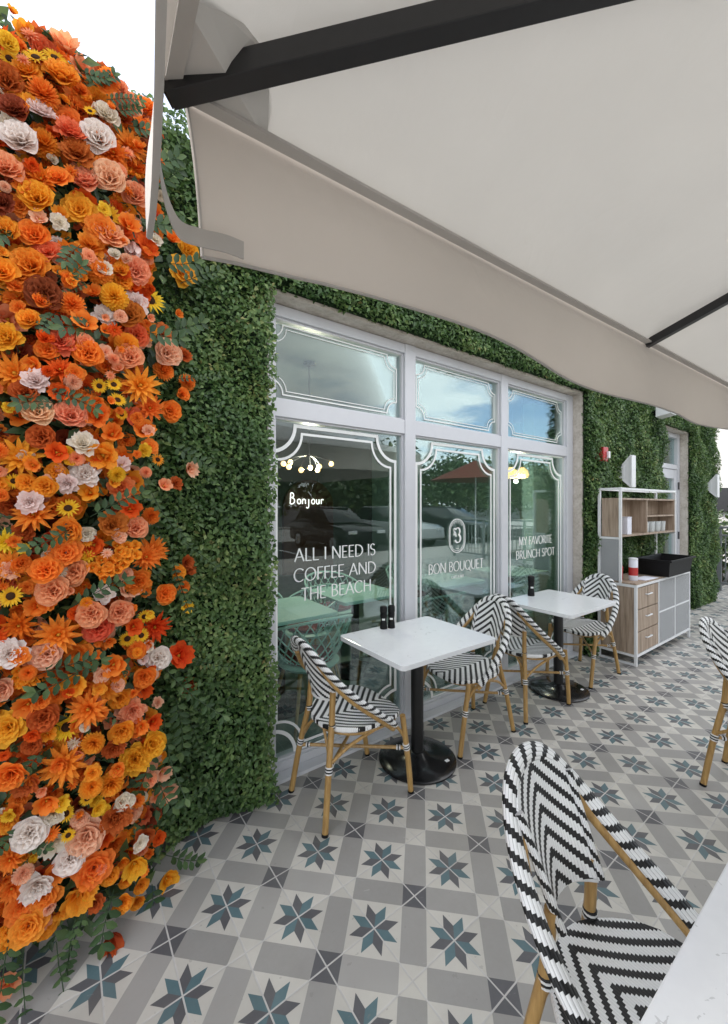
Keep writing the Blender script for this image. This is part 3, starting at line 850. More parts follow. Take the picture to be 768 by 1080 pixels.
# x, y, diameter in the photograph's pixels, kind, dye
FL="""3 40 44 D e;10 61 24 Y y;38 64 28 Y y;58 60 26 Y y;70 50 34 C c;28 76 38 G a;8 85 36 R r;67 90 36 R o;115 90 26 P o;46 104 34 P o;135 112 29 R c;92 105 14 C a;95 120 15 Y y;112 122 29 R m;
20 108 30 G a;19 125 32 R b;44 122 32 K l;73 126 34 G o;12 133 34 K m;76 145 35 K k;47 150 34 P o;104 150 37 R w;137 150 46 D o;25 157 40 R w;120 162 36 D e;8 185 36 R c;33 187 34 K k;45 192 40 D e;62 193 32 G o;82 168 36 K r;
91 195 33 R c;117 194 35 R p;143 207 29 R c;42 215 37 R a;4 217 30 K b;22 218 26 G o;84 218 38 G a;114 224 35 S y;5 246 36 R a;38 250 32 R o;60 253 15 K w;107 243 34 G o;117 252 36 K c;95 259 32 K o;135 240 26 C o;139 252 20 B l;
113 271 22 R o;125 278 22 R a;128 292 23 R a;35 283 40 R o;18 292 36 G o;4 292 34 R a;77 294 36 U a;105 287 32 P o;75 271 36 K e;52 268 32 G k;143 286 31 R c;153 262 29 C e;180 255 20 C o;197 265 24 R a;192 285 36 G a;159 313 39 S y;
188 330 12 C o;199 343 9 B o;213 347 19 R o;121 315 32 P a;110 332 28 K w;143 320 30 K l;137 335 33 R r;145 352 27 R k;134 363 28 P a;137 378 31 R c;174 374 32 R p;192 377 22 K r;172 392 25 P o;195 405 21 P o;215 402 18 C c;190 417 17 R o;171 350 28 G r;
10 358 36 K a;33 341 25 R a;67 362 34 K k;51 370 25 R o;93 374 31 R o;76 323 30 P o;47 312 38 R b;18 312 42 D o;16 393 54 D o;64 392 38 D e;38 404 30 K l;28 417 30 R r;40 437 36 R p;74 440 35 R c;103 439 33 C o;105 406 19 Y y;120 406 19 Y y;124 422 21 Y y;129 436 15 Y y;
147 408 50 D o;158 431 36 D o;178 433 26 R o;119 458 26 C o;46 462 30 R r;22 482 52 D a;88 470 32 K m;110 480 36 C o;90 500 36 K w;72 510 26 K l;128 491 21 C l;61 497 23 R a;50 513 25 R a;30 509 23 R a;14 507 21 S y;127 515 32 K k;72 536 27 S y;33 530 29 K l;
36 543 48 D o;75 559 33 R o;118 554 34 K r;142 558 27 R c;137 537 26 C e;158 544 22 P o;198 495 21 C p;172 513 19 C c;184 511 18 K r;166 485 17 S a;157 472 21 G o;160 582 42 D o;195 593 19 K r;6 572 36 D y;130 585 38 U a;70 583 36 G o;12 628 29 Y y;10 597 42 D o;
49 602 32 R o;80 604 34 R c;58 623 34 R c;113 600 38 U a;154 588 38 D o;146 613 32 K o;172 626 25 R o;185 604 19 R a;193 620 15 R o;197 600 21 K r;195 640 17 C y;209 647 15 P o;206 660 17 C r;98 645 32 R c;125 645 30 R c;105 664 32 R k;111 627 24 K w;152 650 17 Y y;135 675 21 Y y;149 670 19 Y y;
164 662 40 D e;145 686 21 R o;166 693 28 R w;151 698 15 C l;187 691 33 C e;152 712 25 R o;197 727 29 K r;62 670 52 D o;20 660 40 D e;51 691 35 R p;12 688 36 K w;84 692 36 G o;27 717 32 U a;111 728 44 D o;94 746 48 D o;4 727 28 R p;47 756 32 R r;140 750 32 K c;129 770 27 R a;70 770 34 S y;9 771 42 G a;50 777 21 C a;
99 781 26 P a;158 783 30 R a;143 802 38 K a;68 806 54 D o;35 787 22 R r;14 811 33 R o;29 822 30 K r;96 827 26 P a;117 823 29 P a;92 841 17 Y y;70 857 21 Y y;55 857 27 K m;33 876 36 R w;93 882 40 R p;74 907 32 R w;55 892 30 C m;39 931 35 K w;99 913 42 G o;121 858 36 K r;176 837 26 C p;170 812 22 C p;141 906 31 C a;116 922 20 R a;133 929 17 R a;
148 931 17 R a;129 947 22 R a;145 954 17 R a;174 923 27 C a;176 938 15 C p;12 941 36 D o;24 957 38 G o;47 945 38 G o;82 945 38 C a;31 972 38 G o;101 950 20 K r;6 987 29 U a;117 982 25 B r;8 1042 28 C c;86 865 20 R p;72 878 17 Y y;8 867 29 R a;12 905 33 D o;152 882 25 K r;
63 332 30 G e;88 345 30 C o;150 455 28 C o;60 478 26 C e;96 520 26 C a;100 575 28 C e;26 560 26 K r;40 640 28 C o;80 720 30 C a;120 700 28 C o;30 745 30 C o;60 735 26 K o;120 790 26 K r;50 840 28 C o;110 885 28 C e;60 920 28 C o;20 845 24 K o;160 760 20 C e;140 660 22 C e;64 415 24 C e;140 302 20 C e;100 310 22 C o"""
flw=[]
for q in FL.replace('\n','').split(';'):
    x,y,d,t,c=q.split(); flw.append((float(x),float(y),float(d),t,c))
fw=thing('flower_wall','tall flower wall of orange, coral, rust, white and yellow blooms at the left edge','flower wall',(0,1.98,0))
def fparent(o,p=fw):
    o.parent=p; o.matrix_parent_inverse=Matrix.Translation(Vector(fw.location)).inverted(); return o
def fsurf(X):   # front of the arrangement
    e=max(0.,X-.0); return 1.66+1.9*e*e+.3*max(0.,-X-.1)**2
def hit(x,y):
    d=ray(x,y); lo,hi=.5,3.
    for _ in range(40):
        k=(lo+hi)/2; p=d*k
        if p.y<fsurf(p.x): lo=k
        else: hi=k
    return Vector((0,0,CAMH))+d*lo
b=MB(); b.prism([(-.62,.05),(.14,.05),(.17,.6),(.17,1.6),(.19,2.4),(.15,3.0),(-.62,3.12)],1.86,1.95)
fparent(b.build('backing_panel',M['hedge_back']))
items=[]
for (x,y,d,t,c) in flw:
    p=hit(x,y); depth=ray(x,y).length*0+p.x*CA+p.y*SA
    r=d*depth/422/2*.86
    nx=.9*max(0,p.x)*1.6+rng.uniform(-.22,.22)-.18
    n=Vector((nx,-1,.15+rng.uniform(-.35,.35)))
    if t in 'B': n=Vector((.1,-.3,-1))
    items.append((p+Vector((0,rng.uniform(-.015,.03),0)),n.normalized(),r,t,c,rng.uniform(0,6.28)))
items.sort(key=lambda i:-i[2])
dress=[]
# blooms beyond the picture's left and lower edge and the filler deeper inside
pool=['o','o','o','e','e','a','c','r','k','o','c','p','l','w']
for k in range(110):
    X=rng.uniform(-.62,-.2); z=rng.uniform(.1,3.15); dress.append((Vector((X,fsurf(X)+rng.uniform(-.02,.04),z)),Vector((rng.uniform(-.4,.3),-1,rng.uniform(-.2,.5))).normalized(),rng.uniform(.035,.06),rng.choice('RRKGDCPU'),rng.choice(pool),rng.uniform(0,6)))
for k in range(640):
    z=rng.uniform(.14,3.12); wdt=.235+.05*math.sin(z*2.2+1)
    X=rng.uniform(-.3,wdt); dress.append((Vector((X,min(1.9,fsurf(X)+rng.uniform(.05,.10)),z)),Vector((rng.uniform(-.3,.5),-1,rng.uniform(-.4,.5))).normalized(),rng.uniform(.026,.05),rng.choice('CCUGKRRC'),rng.choice(['o','e','r','r','k','o','a','b','o','c','o','p','a']),rng.uniform(0,6)))
for k in range(330):
    z=rng.uniform(.16,3.1); X=rng.uniform(-.32,.25+.03*math.sin(z*2.2+1))
    dress.append((Vector((X,fsurf(X)+rng.uniform(-.03,.02),z)),Vector((rng.uniform(-.3,.5),-1,rng.uniform(-.4,.5))).normalized(),rng.uniform(.014,.030),rng.choice('RRCGPKDC'),rng.choice(['o','a','o','p','y','m','c','o','o','e','c','o']),rng.uniform(0,6)))
def flower_matrix(p,n,r,sp):
    q=n.to_track_quat('Z','Y'); return Matrix.Translation(p)@q.to_matrix().to_4x4()@Matrix.Rotation(sp,4,'Z')@Matrix.Diagonal((r,r,r,1))
for i,(p,n,r,t,c,spn) in enumerate(items[:100]):
    o=bpy.data.objects.new(FT[t][1],flower_mesh(t,c,i%len(FG[t]))); COL.objects.link(o)
    fparent(o); o.matrix_basis=flower_matrix(p,n,r,spn)
cols=list(PET); mats=[PET[c] for c in cols]+[M['stamen'],M['disc']]
VV=[];FF=[];PP=[];MM=[];base=0
for i,(p,n,r,t,c,spn) in enumerate(items[100:]+dress):
    V,F,pt,mi=FG[t][i%len(FG[t])]; m4=np.array(flower_matrix(p,n,r,spn))
    VV.append(V@m4[:3,:3].T+m4[:3,3]); FF.append(F+base); PP.append(pt); base+=len(V)
    MM.append(np.where(mi==0,cols.index(c),len(cols)+(1 if t in 'SY' else 0)))
o=quick_mesh('small_flowers',np.concatenate(VV),np.concatenate(FF),mats,np.concatenate(MM),{'pt':np.concatenate(PP)},None,True)
fparent(o); tag(o,kind='stuff')
# foliage: sprigs with paired leaves, and loose leaves between the blooms
def sprig_mesh(nl,L,lw):
    V=[];F=[];Rn=[]
    def addleaf(p,d,up,l,w,r):
        sd=d.cross(up).normalized(); b=len(V)
        for a,c,e in ((0,0,0),(.35,.5,.06),(.75,.36,.02),(1,0,-.12),(.75,-.36,.02),(.35,-.5,.06),(.5,0,-.03)):
            V.append(tuple(p+d*l*a+sd*w*c+up*l*e)); Rn.append(r)
        for k in range(6): F.append((b+6,b+k,b+(k+1)%6))
    path=[Vector((0,0,0))]; d=Vector((0,0,1))
    for k in range(nl):
        d=(d+Vector((rng.uniform(-.12,.12),rng.uniform(-.12,.12)-.03,-.04))).normalized(); path.append(path[-1]+d*L/nl)
    for k in range(1,nl+1):
        for sgn in (-1,1):
            dd=(Vector((sgn*.85,rng.uniform(-.25,.25),.55))).normalized(); addleaf(path[k],dd,Vector((0,-1,.15)).normalized(),lw*2.1*rng.uniform(.8,1.1),lw,rng.uniform(.1,.9))
    addleaf(path[-1],d,Vector((0,-1,0)),lw*2,lw,.8)
    for i in range(len(path)-1):
        b=len(V)
        for p in path[i:i+2]:
            for a in range(3): V.append(tuple(p+Vector((math.cos(a*2.09),math.sin(a*2.09),0))*.0022)); Rn.append(.2)
        for a in range(3): F+= [(b+a,b+(a+1)%3,b+3+(a+1)%3),(b+a,b+3+(a+1)%3,b+3+a)]
    o=quick_mesh('leaf_sprig',np.array(V),np.array(F),M['sprig'],None,{'rnd':Rn}); me=o.data; bpy.data.objects.remove(o); return me
sm=[sprig_mesh(7,.22,.022),sprig_mesh(8,.30,.017),sprig_mesh(5,.16,.028),sprig_mesh(9,.26,.014)]
SPR=[(160,520,165,.8,1),(85,260,200,.6,2),(60,425,250,.6,2),(45,410,110,.7,0),(95,545,60,.8,0),(85,552,240,.7,0),(170,700,150,1.1,1),(185,735,175,1.,0),(172,750,185,1.1,1),(198,745,170,1.,3),(165,770,200,.9,0),(190,690,120,.9,3),(150,350,90,.8,2),(112,350,250,.8,2),(180,350,60,.8,2),(60,330,200,.5,2),
 (75,640,60,.8,0),(110,690,250,.9,0),(40,710,80,.8,0),(22,882,120,.5,2),(25,868,230,.5,2),(10,985,190,1.,0),(25,1005,185,.9,1),(90,955,200,1.1,3),(80,965,190,1.1,3),(120,935,190,.9,2),(160,930,170,.8,2),(175,900,110,.8,2),(180,850,80,.8,3),(165,820,150,.8,2),(122,120,60,.45,2),(95,88,55,.5,2),(112,108,70,.5,0),(85,80,80,.45,2),(135,135,80,.6,2),(150,175,60,.8,2),(160,200,40,.8,2),(150,235,80,.8,2),(170,280,70,.8,2),
 (190,300,60,.8,0),(185,400,80,.7,3),(180,470,120,.8,0),(185,560,140,.9,3),(180,580,170,1.,3),(60,300,40,.6,2),(10,240,200,.7,2),(95,300,230,.6,3),(45,790,220,.5,2),(60,990,180,.9,1)]
for i,(x,y,a,s,k) in enumerate(SPR):
    p=hit(x,y); o=bpy.data.objects.new('leaf_sprig',sm[k]); COL.objects.link(o); fparent(o)
    ang=R(a); d=Vector((math.sin(ang),-.25,math.cos(ang))).normalized()
    yv=Vector((0,1,0)); xv=yv.cross(d).normalized(); yv=d.cross(xv)
    mtx=Matrix((xv,yv,d)).transposed().to_4x4()
    o.matrix_basis=Matrix.Translation(p+Vector((0,-.012,0)))@mtx@Matrix.Diagonal((s,s,s,1))
n=5200
Z=nrg.uniform(.06,3.12,n); X=nrg.uniform(-.6,.27,n)+.03*np.sin(Z*6)
e=np.maximum(0,X); Y=np.minimum(1.93,1.66+1.9*e*e+nrg.uniform(.02,.12,n))
V,F,r=leaf_cloud(np.stack([X,Y,Z],1),np.tile([0.1,-1,.3],(n,1)),.05,.5,.2)
fparent(tag(quick_mesh('foliage',V,F,M['sprig'],None,{'rnd':r}),kind='stuff'))

# ------------------------------------------------------------------ bistro chair
def make_chair(label):
    t=thing('bistro_chair',label,'chair',group='striped bistro chairs on the patio')
    # seat: rounded woven pad, dished, with rolled rim
    b=MB(); nr,na=9,40; V=[];UV=[]
    def sx(a,p=.62): return math.copysign(abs(math.cos(a))**p,math.cos(a)),math.copysign(abs(math.sin(a))**p,math.sin(a))
    rows=[(q/nr,0) for q in range(nr+1)]+[(1.015,-.008),(1.01,-.022),(.95,-.030),(.5,-.028)]
    for rr,dz in rows:
        for k in range(na):
            a=2*math.pi*k/na; cx,sy=sx(a)
            x=.015+.225*rr*cx; hw=.222 if x>0 else .222-.10*(-x/.21)**2
            y=hw*rr*sy
            front=max(0,(x-.14)/.10)
            side=abs(y)/.22
            z=.458-.016*(1-min(1,rr)**2)-.018*front**2+dz+.012*max(0,side-.6)*(1-front)
            V.append((x,y,z)); UV.append((y,-x))
    F=[];U=[]
    for i in range(len(rows)-1):
        for k in range(na):
            q=(i*na+k,i*na+(k+1)%na,(i+1)*na+(k+1)%na,(i+1)*na+k)
            F.append(q); U.append([UV[j] for j in q])
    b.add(V,F,0,U); b.build('seat',M['weave'],t,smooth=True)
    hoop=[(-.305,0,.872),(-.294,.075,.853),(-.262,.135,.795),(-.205,.182,.715),(-.115,.218,.620),(.0,.236,.525),(.085,.234,.455),(.12,.226,.425)]
    full=[(x,-y,z) for x,y,z in hoop[::-1]][:-1]+hoop
    P=crom(full,7)
    # back panel: woven sheet bowed round the back between the two posts
    b=MB(); nu,nv=16,14; V=[];UV=[]
    for side in (0,1):
        for j in range(nv+1):
            v=j/nv
            for i in range(nu+1):
                u=-1+2*i/nu
                hw=.125-.022*(1-v)
                y=u*hw
                ztop=.872-.062*abs(u)**2.2; zb=.575+.012*abs(u)
                z=zb+(ztop-zb)*v
                x0=-.205-.085*((z-.575)/.29)
                x=x0+(.058-.034*v)*u*u - (.0 if side==0 else .011)
                V.append((x,y,z)); UV.append((y,z))
    W=nu+1; off=W*(nv+1); F=[];U=[]
    for j in range(nv):
        for i in range(nu):
            q=(j*W+i,j*W+i+1,(j+1)*W+i+1,(j+1)*W+i); F.append(q); U.append([UV[k] for k in q])
            q2=tuple(k+off for k in q[::-1]); F.append(q2); U.append([UV[k-off] for k in q2])
    edge=[(0,i) for i in range(W)]+[(j,nu) for j in range(1,nv+1)]+[(nv,i) for i in range(nu-1,-1,-1)]+[(j,0) for j in range(nv-1,0,-1)]
    for a,c in zip(edge,edge[1:]+edge[:1]):
        i0,i1=a[0]*W+a[1],c[0]*W+c[1]; q=(i1,i0,i0+off,i1+off); F.append(q); U.append([UV[k%off] for k in q])
    b.add(V,F,0,U); b.build('backrest',M['weave'],t,smooth=True)
    # wrapped edges of the panel
    for s in (-1,1):
        pe=[]
        for k in range(9):
            v=k/8; z=.583+(.81-.583)*v; pe.append((-.205-.085*((z-.575)/.29)+.054-.034*(z-.575)/.238*.82,s*(.128-.022*(1-v)),z))
        b=MB(); b.tube(pe,.011,8); b.build('backrest_edge',M['wrap'],t,smooth=True)
    b=MB(); b.tube([(-.205+.058*u*u-.013,.103*u,.577) for u in [-1+q/6 for q in range(13)]],.0055,8); b.build('backrest_hem',M['bind_w'],t,smooth=True)
    # hoop wrapped in woven strip, flattened tube
    b=MB(); b.tube(P,.0255,14,ell=.62,upv=None); b.build('arm_hoop',M['wrap'],t,smooth=True)
    # bamboo rail along the inside of the hoop
    for s in (-1,1):
        Q=[(x+.006,s*(y-.012),z-.030) for x,y,z in hoop[2:]]
        Q=[(-.258,s*.116,.782)]+Q[1:]
        b=MB(); b.tube(crom(Q,7),.0150,12); b.build('inner_rail',M['tan'],t,smooth=True)
    def binding(parent,p,d,n=5,r=.0185,l=.034):
        p=Vector(p); d=Vector(d).normalized(); bb=MB()
        for k in range(n):
            c=p+d*(k-(n-1)/2)*l/n; bb.tube([c-d*l/n*.5,c-d*l/n*.25,c+d*l/n*.25,c+d*l/n*.5],[r*.88,r,r,r*.88],12,mi=k%2)
        return bb.build('binding',[M['bind_w'],M['bind_b']],parent,smooth=True)
    RL={};FLg={}
    for s in (-1,1):
        path=crom([(-.262,s*.182,.0),(-.225,s*.152,.26),(-.188,s*.120,.47),(-.182,s*.115,.55),(-.176,s*.112,.625)],6)
        b=MB(); b.tube(path,.0152,12); lg=b.build('leg',M['tan'],t,smooth=True); RL[s]=path
        binding(lg,(-.222,s*.150,.275),(-.03,s*.03,-.2)); binding(lg,(-.186,s*.119,.462),(.01,0,1),4,.0178,.026)
        bb=MB(); bb.tube([(-.2625,s*.1825,.0),(-.261,s*.181,.012)],.0165,12); bb.build('foot_cap',M['black_plastic'],lg,smooth=True)
        path=[(.262,s*.200,.0),(.235,s*.205,.2),(.195,s*.208,.44)]
        b=MB(); b.tube(crom(path,4),.0152,12); lg=b.build('leg',M['tan'],t,smooth=True); FLg[s]=path
        binding(lg,(.223,s*.206,.265),(-.06,0,.24))
        bb=MB(); bb.tube([(.2625,s*.2,.0),(.261,s*.2,.012)],.0165,12); bb.build('foot_cap',M['black_plastic'],lg,smooth=True)
    for s in (-1,1):
        b=MB(); b.tube([(.222,s*.205,.268+.010*s),(-.223,-s*.150,.268+.010*s)],.009,8); st=b.build('stretcher',M['tan'],t,smooth=True)
        binding(st,(.19,s*.18,.268+.01*s),(.4,s*.35,0),3,.013,.022)
        binding(st,(-.19,-s*.124,.268+.01*s),(.4,s*.35,0),3,.013,.022)
        b=MB(); b.tube(crom([(-.215,s*.146,.30),(-.12,s*.175,.37),(.0,s*.205,.42),(.05,s*.212,.432)],5),.0085,8); b.build('brace',M['tan'],t,smooth=True)
        b=MB(); b.tube(crom([(-.215,s*.144,.31),(-.205,s*.10,.38),(-.19,s*.04,.435)],5),.0075,8); b.build('brace',M['tan'],t,smooth=True)
        b=MB(); b.tube(crom([(.215,s*.204,.31),(.16,s*.206,.385),(.07,s*.210,.43)],5),.0085,8); b.build('brace',M['tan'],t,smooth=True)
    # rim rail under the seat
    rr=[]
    for k in range(33):
        a=2*math.pi*k/32; cx,sy=sx(a); x=.015+.205*cx; hw=.205 if x>0 else .205-.10*(-x/.21)**2
        rr.append((x,hw*sy,.425-.012*max(0,(x-.14)/.1)))
    b=MB(); b.tube(rr,.0105,8); b.build('seat_rail',M['tan'],t,smooth=True)
    return t
chair=make_chair('striped bistro chair left of the nearest square table, its back towards the flower wall')
chair.location=(1.205,1.812,0)
dup(chair,(2.185,1.835,0),R(176),'striped bistro chair right of the nearest square table, facing the flower wall')
dup(chair,(2.86,1.815,0),R(-2),'striped bistro chair left of the far square table, back to back with another chair')
dup(chair,(3.81,1.825,0),R(177),'striped bistro chair right of the far table, right in front of the wooden cabinet')
dup(chair,(1.003,.325,0),R(-87),'large striped bistro chair in the foreground, at the corner of the nearest white table')
dup(chair,(2.99,.44,0),R(-92),'striped bistro chair cut off by the right edge, alone on the open tiles')

# ------------------------------------------------------------------ tables
def make_table(label,wx,wy,top,base,col,group,sticker=True,r=.235):
    t=thing('pedestal_table',label,'table',group=group)
    b=MB(); c=.028; P=[]
    for qx,qy,a0 in ((wx/2-c,wy/2-c,0),(-wx/2+c,wy/2-c,90),(-wx/2+c,-wy/2+c,180),(wx/2-c,-wy/2+c,270)):
        P+=[(qx+c*math.cos(R(a0+90*k/4)),qy+c*math.sin(R(a0+90*k/4))) for k in range(5)]
    b.prism(P,.722,.75,'z'); b.build('tabletop',top,t,bevel=.003)
    b=MB(); b.lathe([(.038,.03),(.038,.715)],24); b.lathe([(.03,.700),(.12,.712),(.12,.7215)],24); b.build('column',col,t,smooth=True)
    b=MB(); b.lathe([(r-.008,.0),(r,.004),(r,.012),(r-.012,.019),(r*.6,.028),(.07,.038),(.05,.055),(.04,.06)],56); bs=b.build('base',base,t,smooth=True)
    if sticker:
        b=MB(); b.box(.095,-.152,.0225,.122,-.134,.0262); s=b.build('sticker',M['sticker'],bs)
    return t
T1=make_table('nearest white square table by the window, two black pepper mills on it',.755,.60,M['marble'],M['black_base'],M['black_metal'],'white pedestal tables on the patio')
T1.location=(1.69,1.80,0)
T2=dup(T1,(3.30,1.79,0),0,'far white square table by the window, next to the wooden cabinet','white pedestal tables on the patio')
T3=dup(T1,(1.01,-.045,0),0,'white table cut off by the lower right corner of the picture','white pedestal tables on the patio')
Ti=make_table('mint table just inside the left window pane',.66,.66,M['mint'],M['black_base'],M['black_metal'],'mint tables inside the cafe',False,.22)
Ti.location=(1.28,2.90,0)
dup(Ti,(2.12,3.10,0),0,'mint table inside the cafe behind the first mullion','mint tables inside the cafe')
dup(Ti,(3.25,3.06,0),0,'mint table inside the cafe behind the oval emblem pane','mint tables inside the cafe')
dup(Ti,(4.4,3.0,0),0,'mint table inside the cafe behind the right window pane','mint tables inside the cafe')

# ------------------------------------------------------------------ pepper mills
def mill(loc,label,k=1.):
    t=thing('pepper_mill',label,'pepper mill',loc,0,'black mills on the patio tables')
    b=MB(); b.lathe([(.0245,0),(.026,.004),(.024,.03),(.0195,.06),(.0235,.085),(.024,.100),(.018,.105)],22); bd=b.build('body',M['black_plastic'],t,smooth=True)
    b=MB(); b.lathe([(.0235,.106),(.025,.112),(.025,.142),(.021,.15),(.010,.153)],22); b.build('cap',M['black_plastic'],t,smooth=True)
    b=MB(); V=[];n=8
    for z in (.060,.072):
        for q in range(n+1): a=R(205+50*q/n); V.append((.0246*math.cos(a),.0246*math.sin(a),z))
    b.add(V,[(q,q+1,n+2+q,n+1+q) for q in range(n)])
    o=b.build('label_band',M['sticker'],bd,fix=False); sm_=o.modifiers.new('solid','SOLIDIFY'); sm_.thickness=.001
    t.scale=(k,k,k*1.02); return t
mill((1.622,2.045,.75),'black pepper mill with white label, left one on the nearest table',.95)
mill((1.675,2.030,.75),'black pepper mill, right one of the pair on the nearest table',.95)
mill((3.285,2.03,.75),'black pepper mill standing alone on the far table',1.15)

# ------------------------------------------------------------------ interior
def make_mesh_chair(label):
    t=thing('lattice_chair',label,'chair',group='mint lattice chairs inside the cafe')
    def shell(u,v):      # u -1..1 round, v 0 bottom 1 rim; faces +x
        a=u*1.75+math.pi
        rr=.10+.17*v**.6+.02*v
        zz=.44+.36*v**1.5*(.62+.38*math.cos(u*1.5))
        return (rr*math.cos(a)*1.02+.02,rr*math.sin(a)*1.08,zz)
    b=MB()
    for k in range(-9,16):
        for sg in (-1,1):
            pts=[]
            for q in range(13):
                v=q/12; u=(-1+2*(k/12))+sg*v*.62
                if -1<=u<=1: pts.append(shell(u,v))
            if len(pts)>2: b.tube(pts,.0048,5)
    b.build('back_lattice',M['mint'],t,smooth=True)
    b=MB(); b.tube([shell(-1+q/12,1) for q in range(25)],.010,8)
    for s in (-1,1): b.tube([shell(s,q/8) for q in range(9)],.009,8)
    b.build('rim',M['mint'],t,smooth=True)
    b=MB(); b.lathe([(.02,.405),(.2,.415),(.225,.44),(.2,.452),(.05,.446)],24,(.03,0,0)); b.build('seat',M['mint'],t,smooth=True)
    b=MB(); b.lathe([(.16,.454),(.185,.462),(.18,.482),(.05,.49)],24,(.03,0,0)); b.build('cushion',M['cushion'],t,smooth=True)
    for sx_ in (-1,1):
        for sy in (-1,1):
            b=MB(); b.tube([(.03+sx_*.12,sy*.12,.41),(.03+sx_*.21,sy*.21,0)],[.014,.010],8); b.build('leg',M['tan'],t,smooth=True)
    return t
mc=make_mesh_chair('mint lattice chair with its back against the left window pane')
mc.location=(1.36,2.56,0); mc.rotation_euler=(0,0,R(90))
gi='mint lattice chairs inside the cafe'
dup(mc,(1.72,3.22,0),R(180),'mint lattice chair between the two left mint tables',gi)
dup(mc,(1.25,3.55,0),R(-90),'mint lattice chair behind the left mint table, facing the window',gi)
dup(mc,(2.25,3.72,0),R(-90),'mint lattice chair behind the mint table at the first mullion',gi)
dup(mc,(2.62,2.58,0),R(90),'mint lattice chair backed against the emblem pane',gi)
dup(mc,(3.35,3.7,0),R(-90),'mint lattice chair behind the mint table of the emblem pane',gi)
dup(mc,(3.75,2.58,0),R(90),'mint lattice chair backed against the right window pane',gi)
# globe chandelier and two pendant lamps
ch=thing('chandelier','chandelier of small glowing globes behind the left window pane','chandelier',(1.9,3.6,2.99))
b=MB(); b.lathe([(.06,-.03),(.06,-.001)],20); b.tube([(0,0,-.03),(0,0,-.95)],.008,8); b.build('stem',M['black_metal'],ch,smooth=True)
for dx,dy,dz in ((-.27,.02,-1.03),(-.20,.05,-1.055),(-.12,-.06,-1.09),(-.16,.1,-1.0),(.04,.05,-1.05),(.10,-.03,-1.04),(.12,.04,-1.07),(.26,.0,-1.0)):
    b=MB(); b.tube(crom([(0,0,-.93),(dx*.5,dy*.5,-.93+ (dz+.93)*.2),(dx,dy,dz+.03)],4),.005,6); ar=b.build('arm',M['black_metal'],ch,smooth=True)
    b=MB(); b.lathe([(.002,-.026),(.018,-.02),(.026,0),(.018,.02),(.006,.026)],16,(dx,dy,dz)); b.build('globe',M['bulb'],ar,smooth=True)
def pend(loc,label):
    t=thing('pendant_lamp',label,'lamp',loc,0,'pendant lamps behind the right pane')
    b=MB(); b.tube([(0,0,0),(0,0,-.86)],.006,6); b.build('cord',M['black_metal'],t)
    b=MB(); b.lathe([(.01,-.99),(.06,-.985),(.075,-.95),(.06,-.90),(.02,-.86)],20); b.build('lamp_shade',M['bulb'],t,smooth=True)
pend((4.10,2.78,2.86),'glowing amber pendant lamp behind the right pane, the left of two')
pend((4.32,2.78,2.87),'glowing amber pendant lamp behind the right pane, the right of two')
def lamp(loc,power,r=.12,col=(1,.86,.68)):
    l=bpy.data.lights.new('Lamp','POINT'); l.energy=power; l.shadow_soft_size=r; l.color=col
    o=bpy.data.objects.new('Lamp',l); COL.objects.link(o); o.location=loc
lamp((1.9,3.6,1.92),16,.024); lamp((4.21,2.78,1.84),13,.024)
# neon word on the rear wall niche
b=MB()
def nst(p,x,z,sc): b.tube([(x+a*sc,8.215,z+c*sc) for a,c in p],.012,6)
x,z,sc=3.86,1.60,.27
nst([(0,0),(.05,.9)]+ell(.12,.72,.2,.2,90,-90,8)+ell(.14,.25,.26,.26,90,-110,8),x,z,sc)
for k,ch_ in enumerate('onjour'):
    xx=x+.17+k*.12
    P={'o':ell(.18,.2,.16,.2,90,450,12),'n':[(.05,0),(.05,.4)]+ell(.2,.24,.13,.16,180,0,8)+[(.34,0)],'j':[(.2,.4),(.2,-.2)]+ell(.08,-.2,.12,.15,0,-150,6),'u':[(.05,.4),(.05,.15)]+ell(.18,.15,.13,.15,180,360,8)+[(.31,.4),(.31,0)],'r':[(.08,0),(.08,.4)]+ell(.2,.25,.12,.14,180,40,6)}[ch_]
    nst(P,xx,z,sc)
tag(b.build('wall_sign',M['neon'],smooth=True),'white script sign reading Bonjour inside the cafe, on the brown arch','sign')

# ------------------------------------------------------------------ cabinet (server station)
cx0,cx1,cy0,cy1=4.372,5.895,1.60,1.955
cab=thing('service_cabinet','grey oak service cabinet with white metal frame, drawers, mesh doors and open hutch','cabinet',(5.13,1.78,0))
def cpart(b,name,mat,parent=cab,**k):
    o=b.build(name,mat,None,**k); o.parent=parent
    if parent is cab: o.matrix_parent_inverse=Matrix.Translation(Vector(cab.location)).inverted()
    return o
b=MB(); fr=.024
for x in (cx0,cx1-fr): b.box(x,cy0,0,x+fr,cy0+fr,.782); b.box(x,cy1-fr,0,x+fr,cy1,1.735)
for x in (cx0+.002,cx1-fr-.002): b.box(x,1.735,.783,x+fr-.004,1.735+fr,1.735)
for z in (.085,.758):
    b.box(cx0+fr,cy0+.001,z,cx1-fr,cy0+fr,z+fr); b.box(cx0+fr,cy1-fr+.001,z,cx1-fr,cy1-.001,z+fr)
    for x in (cx0+.001,cx1-fr+.001): b.box(x,cy0+fr,z,x+fr-.002,cy1-fr,z+fr)
b.box(cx0+.001,cy0+fr,.0,cx0+fr-.001,cy1-fr,.02)
b.box(cx0+fr,1.737,1.710,cx1-fr,1.757,1.733); b.box(cx0+fr,cy1-fr+.001,1.710,cx1-fr,cy1-.002,1.733)
for x in (cx0+.003,cx1-fr+.003):
    b.box(x,1.760,1.711,x+.018,cy1-fr,1.733); b.box(x,1.760,1.215,x+.018,cy1-fr,1.236)
for x in (4.93,5.40): b.box(x,cy0+.002,.109,x+.018,cy0+.022,.758)
